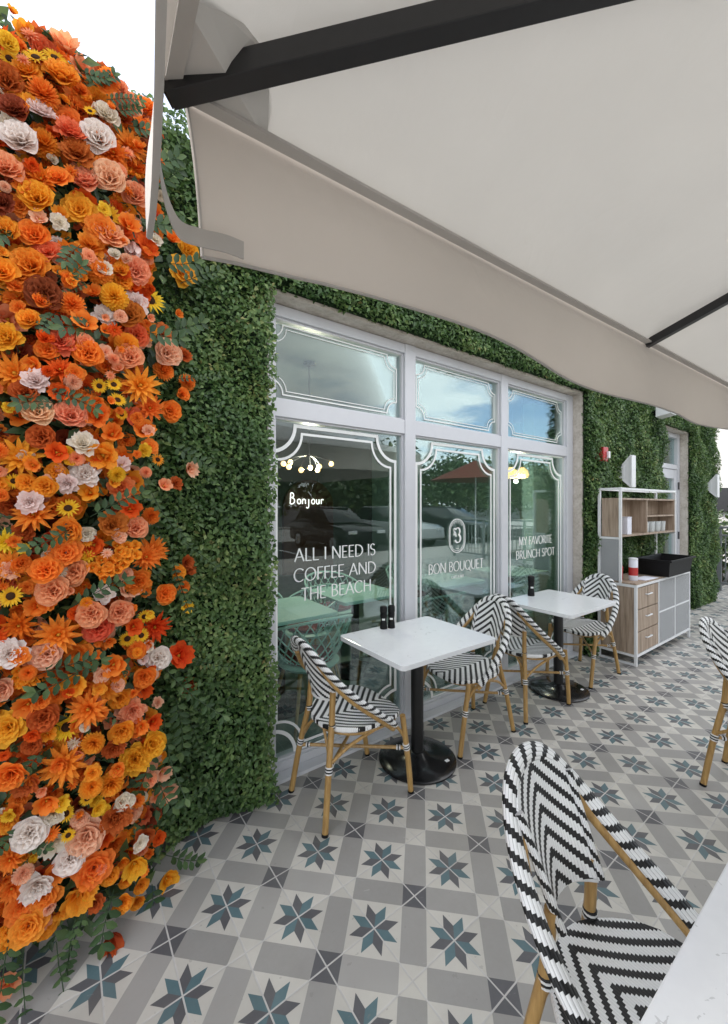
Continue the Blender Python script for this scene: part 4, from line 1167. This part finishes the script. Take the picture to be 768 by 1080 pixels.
cpart(b,'frame',M['white_paint'],bevel=.002)
b=MB(); b.box(cx0+.006,cy0+.026,.11,cx0+.020,cy1-.026,.756); b.box(cx1-.020,cy0+.026,.11,cx1-.006,cy1-.026,.756); b.box(cx0+.021,cy1-.04,.11,cx1-.021,cy1-.026,.756); b.box(cx0+.021,cy0+.03,.11,cx1-.021,cy1-.041,.13)
cpart(b,'side_panel',M['wood'])
b=MB(); b.box(cx0+.004,cy0+.004,.783,cx1-.004,1.733,.800); b.box(cx0+.03,1.733,.783,cx1-.03,cy1-.026,.800); cpart(b,'counter_top',M['wood'],bevel=.002)
for k in range(3):
    z0=.115+k*.214; b=MB(); b.box(cx0+.03,cy0+.006,z0,4.926,cy0+.022,z0+.205); d=cpart(b,'drawer',M['wood'],bevel=.002)
    b=MB(); b.tube([(4.60,cy0+.005,z0+.13),(4.60,cy0-.012,z0+.13),(4.72,cy0-.012,z0+.13),(4.72,cy0+.005,z0+.13)],.006,8); cpart(b,'handle',M['white_paint'],d)
for x0,x1 in ((4.953,5.396),(5.423,5.866)):
    b=MB(); b.box(x0,cy0+.006,.115,x1,cy0+.014,.752); d=cpart(b,'mesh_door',M['mesh'])
    b=MB(); b.box(x0,cy0+.001,.43,x1,cy0+.0055,.445); cpart(b,'door_rail',M['white_paint'],d)
b=MB(); b.box(cx0+.006,1.762,.803,cx0+.012,cy1-.026,1.213); cpart(b,'mesh_panel',M['mesh'])
b=MB(); zz0,zz1=1.238,1.63; t_=.018
b.box(cx0+.024,1.742,zz0,cx1-.026,cy1-.028,zz0+t_); b.box(cx0+.024,1.742,zz1-t_,cx1-.026,cy1-.028,zz1)
for x in (cx0+.025,5.03,cx1-.026-t_): b.box(x,1.744,zz0+t_,x+t_,cy1-.030,zz1-t_)
b.box(5.03+t_,1.746,1.43,cx1-.026-t_,cy1-.046,1.446); b.box(cx0+.043,cy1-.044,zz0+t_,cx1-.045,cy1-.030,zz1-t_)
cpart(b,'hutch_box',M['wood'],bevel=.001)
# things on the cabinet
t=thing('bus_tub','black plastic bus tub on the cabinet counter','tub',(5.36,1.68,.801))
b=MB(); lx,ly,hh=.36,.155,.175
def rect(a,c,z): return [(-a,-c,z),(a,-c,z),(a,c,z),(-a,c,z)]
V=rect(lx-.03,ly-.02,0)+rect(lx,ly,hh)+rect(lx-.006,ly-.006,hh)+rect(lx-.036,ly-.026,.006)
F=[(3,2,1,0)]+[(k,(k+1)%4,4+(k+1)%4,4+k) for k in range(4)]+[(4+k,4+(k+1)%4,8+(k+1)%4,8+k) for k in range(4)]+[(8+k,8+(k+1)%4,12+(k+1)%4,12+k) for k in range(4)]+[(12,13,14,15)]
b.add(V,F); b.build('body',M['black_plastic'],t,bevel=.004)
b=MB(); 
for q in ((-lx-.02,-ly-.02,lx+.02,-ly-.001),(-lx-.02,ly+.001,lx+.02,ly+.02),(-lx-.02,-ly-.001,-lx-.001,ly+.001),(lx+.001,-ly-.001,lx+.02,ly+.001)): b.box(q[0],q[1],hh-.016,q[2],q[3],hh+.004)
b.build('lip',M['black_plastic'],t,bevel=.003)
t=thing('canister','white and red canister beside the black tub','canister',(4.56,1.70,.801))
b=MB(); b.lathe([(.038,0),(.04,.004),(.04,.2),(.036,.206)],24); b.build('body',M['paper'],t,smooth=True)
b=MB(); b.lathe([(.0406,.05),(.0406,.13)],24); b.build('label_band',M['red'],t,smooth=True)
b=MB(); b.lathe([(.041,.2065),(.041,.222),(.03,.226)],24); b.build('lid',M['white_paint'],t,smooth=True)
t=thing('sauce_bottle','red sauce bottle behind the canister on the cabinet counter','bottle',(4.50,1.80,.801))
b=MB(); b.lathe([(.028,0),(.03,.004),(.03,.13),(.012,.155),(.012,.18)],20); b.build('body',M['red'],t,smooth=True)
b=MB(); b.lathe([(.014,.181),(.006,.215)],16); b.build('cap',M['white_paint'],t,smooth=True)
b=MB(); b.box(0,0,.0,.30,.105,.003); b.box(.02,.012,.0031,.28,.12,.006)
o=b.build('menu_sheets',M['paper']); o.location=(4.62,1.615,.801); o.rotation_euler=(0,0,R(-3)); tag(o,'loose white menu sheets on the cabinet counter by the tub','paper')
t=thing('paper_box','white card box in the left cubby of the hutch','box',(4.62,1.80,1.257))
b=MB(); b.box(-.05,-.045,0,.05,.045,.17); b.build('carton',M['paper'],t,bevel=.003); b=MB(); b.box(-.052,-.047,.171,.052,.047,.18); b.build('lid',M['paper'],t)
gl=None
for k in range(7):
    loc=(5.13+k*.085,1.80+.02*(k%2),1.257)
    if gl is None:
        b=MB(); b.lathe([(.026,0),(.029,.005),(.034,.115),(.0325,.115),(.028,.012),(.01,.010)],20)
        gl=b.build('drinking_glass',M['glassware'],smooth=True); o=gl
    else: o=gl.copy(); COL.objects.link(o)
    o.location=loc; tag(o,'pale drinking glass in the row on the lower shelf of the hutch','glass','drinking glasses in the hutch')

# ------------------------------------------------------------------ wall fittings
def sconce(loc,label):
    t=thing('wall_sconce',label,'wall lamp',loc,0,'white wall lamps on the hedge')
    b=MB(); b.prism([(.02,-.085),(-0.070,-.175),(-0.085,-.17),(-0.085,.185),(-0.070,.19),(.02,.085),(.01,.07),(-0.068,.165),(-0.068,-.15),(.01,-.07)],-.055,-.047,'x')
    b.prism([(.02,-.085),(-0.070,-.175),(-0.085,-.17),(-0.085,.185),(-0.070,.19),(.02,.085),(.01,.07),(-0.068,.165),(-0.068,-.15),(.01,-.07)],.047,.055,'x')
    b.prism([(-.071,-.17),(-.086,-.172),(-.086,.187),(-.071,.182)],-.0469,.0469,'x'); b.build('lamp_shade',M['white_paint'],t,bevel=.002)
    b=MB(); b.prism([(.019,-.084),(-.069,-.174),(-.069,.189),(.019,.084)],-.0468,.0468,'x'); b.build('diffuser',M['white_paint'],t)
    b=MB(); b.box(-.05,-.008,-.07,.05,.075,.07); b.build('mount',M['white_paint'],t,bevel=.003)
    b=MB(); b.lathe([(.018,-.05),(.028,.0),(.018,.04)],14,(0,-.05,.03)); b.build('bulb',M['sticker'],t,smooth=True)
sconce((5.06,1.965,1.93),'white angled wall lamp on the hedge above the wooden cabinet')
sconce((8.25,1.965,1.86),'white angled wall lamp on the far hedge panel beside the fence')
t=thing('fire_alarm','small red fire alarm strobe on the hedge right of the window','alarm',(4.56,1.955,2.10))
b=MB(); b.box(-.055,0,-.075,.055,.045,.075); b.box(-.04,.045,-.05,.04,.098,.05); b.build('body',M['red'],t,bevel=.006)
b=MB(); b.box(.012,-.024,-.042,.048,-.001,.03); b.build('strobe_lens',M['white_paint'],t,bevel=.004)
t=thing('floodlight','white floodlight above the door, on the hedge','floodlight',(5.93,1.95,2.72))
b=MB(); P=[(-.09,.06),(.06,.02),(.10,-.07),(-.07,-.05)]
b.prism([(-.02,.055),(-.16,.035),(-.18,-.045),(-.02,-.07)],-.10,.10,'x'); b.build('housing',M['white_paint'],t,bevel=.008)
b=MB(); b.box(-.03,-.018,-.03,.03,.1,.03); b.build('bracket',M['black_plastic'],t,bevel=.004)

# ------------------------------------------------------------------ umbrella over the viewer
EH=2.2; A0=R(-1.5)
ucx,ucy=.11,.70
ex=Vector((math.cos(A0),math.sin(A0),0)); ey=Vector((math.sin(A0),-math.cos(A0),0))
UL,UW=3.54,2.66
HUB=Vector((ucx,ucy,0))+ex*UL/2+ey*UW/2; HH=2.62
um=thing('patio_umbrella','big rectangular beige patio umbrella with hanging valance and black ribs overhead','umbrella',(HUB.x,HUB.y,0))
def upart(b,name,mat,parent=um,**k):
    o=b.build(name,mat,None,**k); o.parent=parent
    if parent is um: o.matrix_parent_inverse=Matrix.Translation(Vector(um.location)).inverted()
    return o
def E_(s,t,z): p=Vector((ucx,ucy,0))+ex*s+ey*t; return (p.x,p.y,z)
def canopy_z(s,t):
    a=abs(2*s/UL-1); c=abs(2*t/UW-1); m=max(a,c)
    sag=-.018*math.sin(math.pi*min(1,m))*(1-abs(a-c)**.5)*0-.03*math.sin(math.pi*m)*min(1,abs(a-c)*2.2)
    return EH+(HH-EH)*(1-m)+sag+.034*min(1,min(s,UL-s,t,UW-t)/.05)
b=MB(); n=36; V=[]
for lay in (0,.004):
    for j in range(n+1):
        for i in range(n+1):
            s,t=UL*i/n,UW*j/n; V.append(E_(s,t,canopy_z(s,t)+.012+lay))
W=n+1;off=W*W;F=[]
for j in range(n):
    for i in range(n):
        q=(j*W+i,j*W+i+1,(j+1)*W+i+1,(j+1)*W+i); F.append(q); F.append(tuple(k+off for k in q[::-1]))
ed=[i for i in range(W)]+[j*W+n for j in range(1,W)]+[n*W+i for i in range(n-1,-1,-1)]+[j*W for j in range(n-1,0,-1)]
for a,c in zip(ed,ed[1:]+ed[:1]): F.append((c,a,a+off,c+off))
b.add(V,F); upart(b,'canopy',M['canvas'],smooth=True)
def strip(name,top,bot,th,mat,nz=8,parent=um,nrm=(0,1,0),bulge=-.012,wave=.016):
    """cloth strip between two polylines"""
    b=MB(); V=[]; m=len(top); nv=Vector(nrm)*th
    for lay in (0,1):
        for j in range(nz+1):
            for i in range(m):
                p=Vector(top[i]).lerp(Vector(bot[i]),j/nz); u=i/(m-1)
                p+=Vector(nrm)*(wave*math.sin(u*19+1.2)*(j/nz)**1.5+bulge*math.sin(math.pi*j/nz))
                V.append(p+nv*lay)
    off=m*(nz+1);F=[]
    for j in range(nz):
        for i in range(m-1):
            q=(j*m+i,j*m+i+1,(j+1)*m+i+1,(j+1)*m+i);F.append(q);F.append(tuple(k+off for k in q[::-1]))
    ed=[i for i in range(m)]+[j*m+m-1 for j in range(1,nz+1)]+[nz*m+i for i in range(m-2,-1,-1)]+[j*m for j in range(nz-1,0,-1)]
    for a,c in zip(ed,ed[1:]+ed[:1]): F.append((c,a,a+off,c+off))
    b.add(V,F); o=upart(b,name,mat,parent,smooth=True)
    return o,V
m=60
VB=[(0,-.226),(.068,-.226),(.137,-.211),(.205,-.205),(.306,-.194),(.424,-.191),(.564,-.195),(.731,-.201),(.934,-.212),(1.188,-.226),(1.512,-.236),(1.943,-.246),(2.4,-.236),(2.817,-.229),(3.2,-.222),(3.6,-.226)]
def vz(s_): return float(np.interp(s_,[q[0] for q in VB],[q[1] for q in VB]))
top=[E_(.035+(UL-.055)*i/(m-1),-.004,EH+.008) for i in range(m)]
bot=[E_(.064+(UL-.09)*i/(m-1),-.006-.012*math.sin(i*.33),EH+vz(.064+(UL-.09)*i/(m-1))) for i in range(m)]
vf,VV_=strip('valance',top,bot,.003,M['valance'])
def hemtube(pts,parent,r=.005):
    b=MB(); b.tube(pts,r,6,ell=.5); return upart(b,'hem',M['hem'],parent,smooth=True)
nzv=8; hemtube([VV_[nzv*m+i] for i in range(m)],vf); hemtube([VV_[j*m] for j in range(nzv+1)],vf,.006)
# seam tape along the canopy edge
b=MB(); b.bar(E_(.0,.012,EH+.006),E_(UL,.012,EH+.006),.022,.006); upart(b,'seam_tape',M['hem'])
b=MB(); b.bar(E_(.012,.02,EH+.0065),E_(.012,UW,EH+.0065),.022,.006); upart(b,'seam_tape',M['hem'])
# side valance on the left, swinging outwards, its free front edge curled
m2=40
topL=[E_(.0,-.012+(UW+.0)*i/(m2-1),EH+.008) for i in range(m2)]
botL=[]
for i in range(m2):
    t_=UW*i/(m2-1); p=Vector(E_(0,-.012+t_,EH-.228-.012*math.sin(t_*5))); p.x-=.125*min(.45,t_)+.002+.014*math.exp(-t_/.12); botL.append(tuple(p))
vl,VL_=strip('valance',topL,botL,.003,M['valance'],nrm=(-1,0,0),bulge=.010,wave=.002); hemtube([VL_[j*m2] for j in range(nzv+1)],vl,.007); hemtube([VL_[nzv*m2+i] for i in range(m2)],vl)
for side in (0,1):
    if side==0: tp=[E_(UL,UW*i/(m2-1),EH+.008) for i in range(m2)]; nn=(1,0,0)
    else: tp=[E_(UL*i/(m2-1),UW,EH+.008) for i in range(m2)]; nn=(0,-1,0)
    bt=[(p[0]+nn[0]*.02,p[1]+nn[1]*.02,p[2]-.235) for p in tp]
    strip('valance',tp,bt,.003,M['valance'],nrm=nn)
# strap tying both valances
sp_=crom([(.098,.668,2.075),(.112,.695,2.035),(.135,.712,2.003),(.165,.704,1.995),(.205,.690,1.992),(.235,.689,1.991)],6)
b=MB(); V=[]
for k,p in enumerate(sp_):
    for lay in (0,.003):
        for dz in (-.015,.015): V.append((p.x,p.y-lay,p.z+dz))
F=[]
for k in range(len(sp_)-1):
    a=k*4;c=a+4; F+=[(a,a+1,c+1,c),(a+2,c+2,c+3,a+3),(a,c,c+2,a+2),(a+1,a+3,c+3,c+1)]
F+=[(0,2,3,1),(len(sp_)*4-4,len(sp_)*4-3,len(sp_)*4-1,len(sp_)*4-2)]
b.add(V,F); upart(b,'strap',M['hem'],smooth=True)
# corner patches sewn under the canopy
for s0,t0,ss,tt in ((0,0,1,1),(UL,0,-1,1),(0,UW,1,-1),(UL,UW,-1,-1)):
    P=[(.0,0),(.17,0),(.165,.03),(.14,.085),(.09,.11),(.03,.135),(0,.14)]
    V=[E_(s0+ss*a,t0+tt*c,canopy_z(s0+ss*a,t0+tt*c)+.0095) for a,c in P]+[E_(s0+ss*a,t0+tt*c,canopy_z(s0+ss*a,t0+tt*c)+.0115) for a,c in P]
    k=len(P); b=MB(); b.add(V,[tuple(range(k)),tuple(range(k,2*k))[::-1]]+[(i,(i+1)%k,k+(i+1)%k,k+i) for i in range(k)]); upart(b,'corner_patch',M['patch'])
# ribs
hubp=Vector((HUB.x,HUB.y,HH-.005))
for s_,t_ in ((0,0),(UL,0),(0,UW),(UL,UW),(UL/2,0),(UL/2,UW)):
    p=Vector(E_(s_,t_,EH+.004)); d=(hubp-p).normalized()
    b=MB(); corner=s_ in (0,UL); b.bar(p+d*(.008 if corner else .0),hubp-d*.08,(.032 if corner else .026),(.038 if corner else .030)); o=upart(b,'rib',M['rib_metal'],bevel=.002)
    if corner:
        b=MB(); b.bar(p+d*.005,p+d*.0075,.028,.034); upart(b,'end_cap',M['black_plastic'],o)
b=MB(); b.lathe([(.03,-.12),(.09,-.1),(.09,.03),(.03,.06)],20,tuple(hubp)); upart(b,'hub',M['rib_metal'],smooth=True)
b=MB(); b.lathe([(.032,.04),(.032,HH-.14)],20,(HUB.x,HUB.y,0)); upart(b,'pole',M['rib_metal'],smooth=True)
b=MB(); b.box(HUB.x-.35,HUB.y-.35,.0,HUB.x+.35,HUB.y+.35,.05); upart(b,'base_plate',M['rib_metal'],bevel=.01)

# ------------------------------------------------------------------ right-hand background
f=thing('metal_fence','grey metal railing fence at the far end of the patio','fence',(9.6,2.1,0))
def fpart(b,name,mat,**k):
    o=b.build(name,mat,None,**k); o.parent=f; o.matrix_parent_inverse=Matrix.Translation(Vector(f.location)).inverted()
for y in (3.2,2.17,.9,-.4,-1.7,-3.0,-4.1):
    b=MB(); b.box(9.55,y-.03,0,9.61,y+.03,1.14); fpart(b,'post',M['fence_grey'],bevel=.003)
b=MB(); b.box(9.54,-4.13,1.141,9.62,3.24,1.18); b.box(9.56,-4.1,.12,9.60,3.16,.16); b.box(9.56,-4.1,1.0,9.60,3.16,1.03); fpart(b,'rail',M['fence_grey'])
b=MB(); y=3.12
while y>-4.1:
    b.box(9.572,y-.007,.161,9.588,y+.007,.999); y-=.115
fpart(b,'balusters',M['fence_grey'])
t=thing('white_building','plain white neighbouring building with small dark wall lamp box beyond the fence','building',(17,4,0))
b=MB(); b.box(-2.5,-1.3,0,8,9,5.6); b.box(-2.6,-1.4,5.6,8.1,9.1,5.8); b.build('wall',M['white_stucco'],t)
b=MB(); b.box(-2.62,-.98,1.4,-2.501,-.66,2.05); b.build('wall_box',M['hinge'],t)

def tree(loc,hgt,rad,label,trunk_h,nleaf=2600,name='broadleaf_tree',lsz=.16,flat=.8):
    t=thing(name,label,'tree',loc)
    b=MB(); lean=rng.uniform(-.15,.15)
    b.tube(crom([(0,0,-.05),(lean*.3,.05,trunk_h*.5),(lean,0,trunk_h),(lean*1.2,0,trunk_h+(hgt-trunk_h)*.5)],5),[.14*(1-.6*k/15)*hgt/5 for k in range(16)],8)
    for q in range(6):
        a=q*1.05+rng.random(); e=(rad*.7*math.cos(a),rad*.7*math.sin(a),trunk_h+(hgt-trunk_h)*rng.uniform(.35,.8)); b.tube(crom([(lean,0,trunk_h*.9),(e[0]*.5,e[1]*.5,(trunk_h+e[2])/2+.1),e],4),[.05*hgt/5*(1-.08*k) for k in range(9)],6)
    b.build('trunk',M['bark'],t,smooth=True)
    C=[];
    for q in range(26):
        a=rng.uniform(0,6.28); rr=rad*math.sqrt(rng.random())*.8; C.append((rr*math.cos(a)+lean,rr*math.sin(a),trunk_h+(hgt-trunk_h)*(.12+.76*rng.random()*(1-.45*(rr/rad)**2))))
    C=np.array(C); idx=nrg.integers(0,len(C),nleaf)
    P=C[idx]+nrg.normal(0,1,(nleaf,3))*np.array([rad*.24,rad*.24,rad*.2*flat])
    P[:,2]=np.maximum(P[:,2],trunk_h*.7)
    N=P-np.array([0,0,trunk_h+(hgt-trunk_h)*.4]); N/=np.linalg.norm(N,axis=1,keepdims=True)+1e-6
    V,F,r=leaf_cloud(P,N,lsz,.6,.2,np.clip(.5*nrg.uniform(0,1,nleaf)+.5*nrg.uniform(0,1,26)[idx],0,1))
    quick_mesh('crown',V,F,M['treeleaf'],None,{'rnd':r},t)
    return t
def shrub(loc,hgt,rad,label):
    n=1500; P=nrg.normal(0,1,(n,3))*np.array([rad*.5,rad*.5,hgt*.22])+np.array([0,0,hgt*.55]); P[:,2]=np.clip(P[:,2],.05,None)
    V,F,r=leaf_cloud(P,P-np.array([0,0,hgt*.3]),.11,.55,.2); t=thing('shrub',label,'shrub',loc)
    quick_mesh('foliage',V,F,M['treeleaf'],None,{'rnd':r},t); b=MB(); b.tube([(0,0,-.1),(0,0,hgt*.5)],.03,6); b.build('stem',M['bark'],t)
shrub((11.6,2.6,-.1),1.5,.9,'yellow green shrub right behind the metal fence below the white building')
shrub((12.4,1.1,-.1),1.4,.9,'green shrub behind the metal fence, out towards the car park')
# ------------------------------------------------------------------ the street side, seen in the window
for k,(x,y,hg,rd,lb) in enumerate([(3,-17,5.6,2.6,'wide green tree across the car park, leftmost in the window reflection'),(8.5,-18,6.2,2.9,'tall green tree across the car park, second in the reflected row'),(14,-17,5.8,2.8,'bushy tree across the car park, third in the reflected row'),(19.5,-18.5,6.6,3.1,'tallest tree across the car park, reflected in the middle pane'),(26,-18,6.2,3.0,'broad tree across the car park, fifth in the reflected row'),(33,-17,6.,3.,'tree across the car park, sixth in the reflected row'),(41,-19,6.6,3.2,'farthest tree across the car park, at the right of the row'),(-4,-16,5.4,2.6,'tree across the car park left of the reflected row')]):
    tree((x,y,-.1),hg,rd,lb,1.2,5200,'broadleaf_tree',.36)
t=thing('low_wall','low white rendered wall along the far side of the car park','wall',(15,-13.2,-.13))
b=MB(); b.box(-30,-.12,0,40,.12,.62); b.build('wall',M['white_stucco'],t); b=MB(); b.box(-30,-.16,.621,40,.16,.68); b.build('coping',M['concrete'],t)
def car(loc,rz,col,label):
    t=thing('parked_car',label,'car',loc,rz,'cars in the car park')
    b=MB(); prof=[(-2.2,.35),(-2.25,.7),(-2.15,1.0),(-1.9,1.08),(.85,1.02),(1.9,.92),(2.2,.78),(2.25,.4),(2.1,.3),(-2.1,.3)]
    b.prism(prof,-.88,.88,'y'); b.build('body',col,t,bevel=.05,smooth=True)
    V=[]
    for z,x0,x1,hw in ((1.06,-1.95,.95,.80),(1.62,-1.65,.1,.62)):
        V+=[(x0,-hw,z),(x1,-hw,z),(x1,hw,z),(x0,hw,z)]
    b=MB(); b.add(V,[(3,2,1,0),(4,5,6,7)]+[(k,(k+1)%4,4+(k+1)%4,4+k) for k in range(4)]); b.build('window',M['carglass'],t,bevel=.04,smooth=True)
    b=MB(); b.prism([(-1.68,1.623),(.12,1.623),(.0,1.66),(-1.55,1.67)],-.60,.60,'y'); b.build('roof',col,t,bevel=.012,smooth=True)
    for x in (-1.38,1.38):
        for s in (-1,1):
            b=MB(); b.tube([(x,s*.70,.34),(x,s*.90,.34)],[.34,.34],28); wl=b.build('wheel',M['tyre'],t,bevel=.03,smooth=True)
            b=MB(); b.tube([(x,s*.895,.34),(x,s*.915,.34)],.22,20); b.build('rim',M['rim'],wl,smooth=True)
    for s in (-1,1):
        b=MB(); b.box(2.19,s*.62-.17,.70,2.262,s*.62+.17,.82); b.build('headlight',M['headlight'],t,bevel=.02)
        b=MB(); b.box(-2.27,s*.70-.13,.72,-2.20,s*.70+.13,.95); b.build('taillight',M['taillight'],t,bevel=.02)
    return t
carblack=pmat('black_car_paint',(.012,.013,.015),.14,0,.6,.1); carsilver=pmat('silver_car_paint',(.36,.37,.38),.22,.3,.6,.05); carwhite=pmat('white_car_paint',(.62,.63,.63),.18,0,.6,.03)
car((8.3,-9.2,-.13),R(90),carblack,'black car parked nose in, facing the cafe, left in the reflection')
car((11.4,-9.2,-.13),R(92),carsilver,'silver car parked facing the cafe beside the black one')
car((15.3,-9.3,-.13),R(88),carblack,'black car parked facing the cafe, right of the silver one')
car((3.2,-9.4,-.13),R(90),carwhite,'white car parked facing the cafe at the left end')
t=thing('red_umbrella','red market umbrella standing on the pavement','umbrella',(12.2,-5.4,-.02))
b=MB(); V=[(1.7*math.cos(2*math.pi*k/8),1.7*math.sin(2*math.pi*k/8),2.55) for k in range(8)]+[(0,0,3.3)]+[(1.7*math.cos(2*math.pi*k/8),1.7*math.sin(2*math.pi*k/8),2.54) for k in range(8)]+[(0,0,3.29)]
b.add(V,[(k,(k+1)%8,8) for k in range(8)]+[((k+1)%8+9,k+9,17) for k in range(8)]+[(k+9,(k+1)%8+9,(k+1)%8,k) for k in range(8)]); b.build('canopy',M['red_canvas'],t)
b=MB(); b.lathe([(.025,.05),(.025,3.28)],14); b.build('pole',M['white_paint'],t,smooth=True); b=MB(); b.lathe([(.28,0),(.28,.04),(.05,.06)],24); b.build('base',M['concrete'],t,smooth=True)
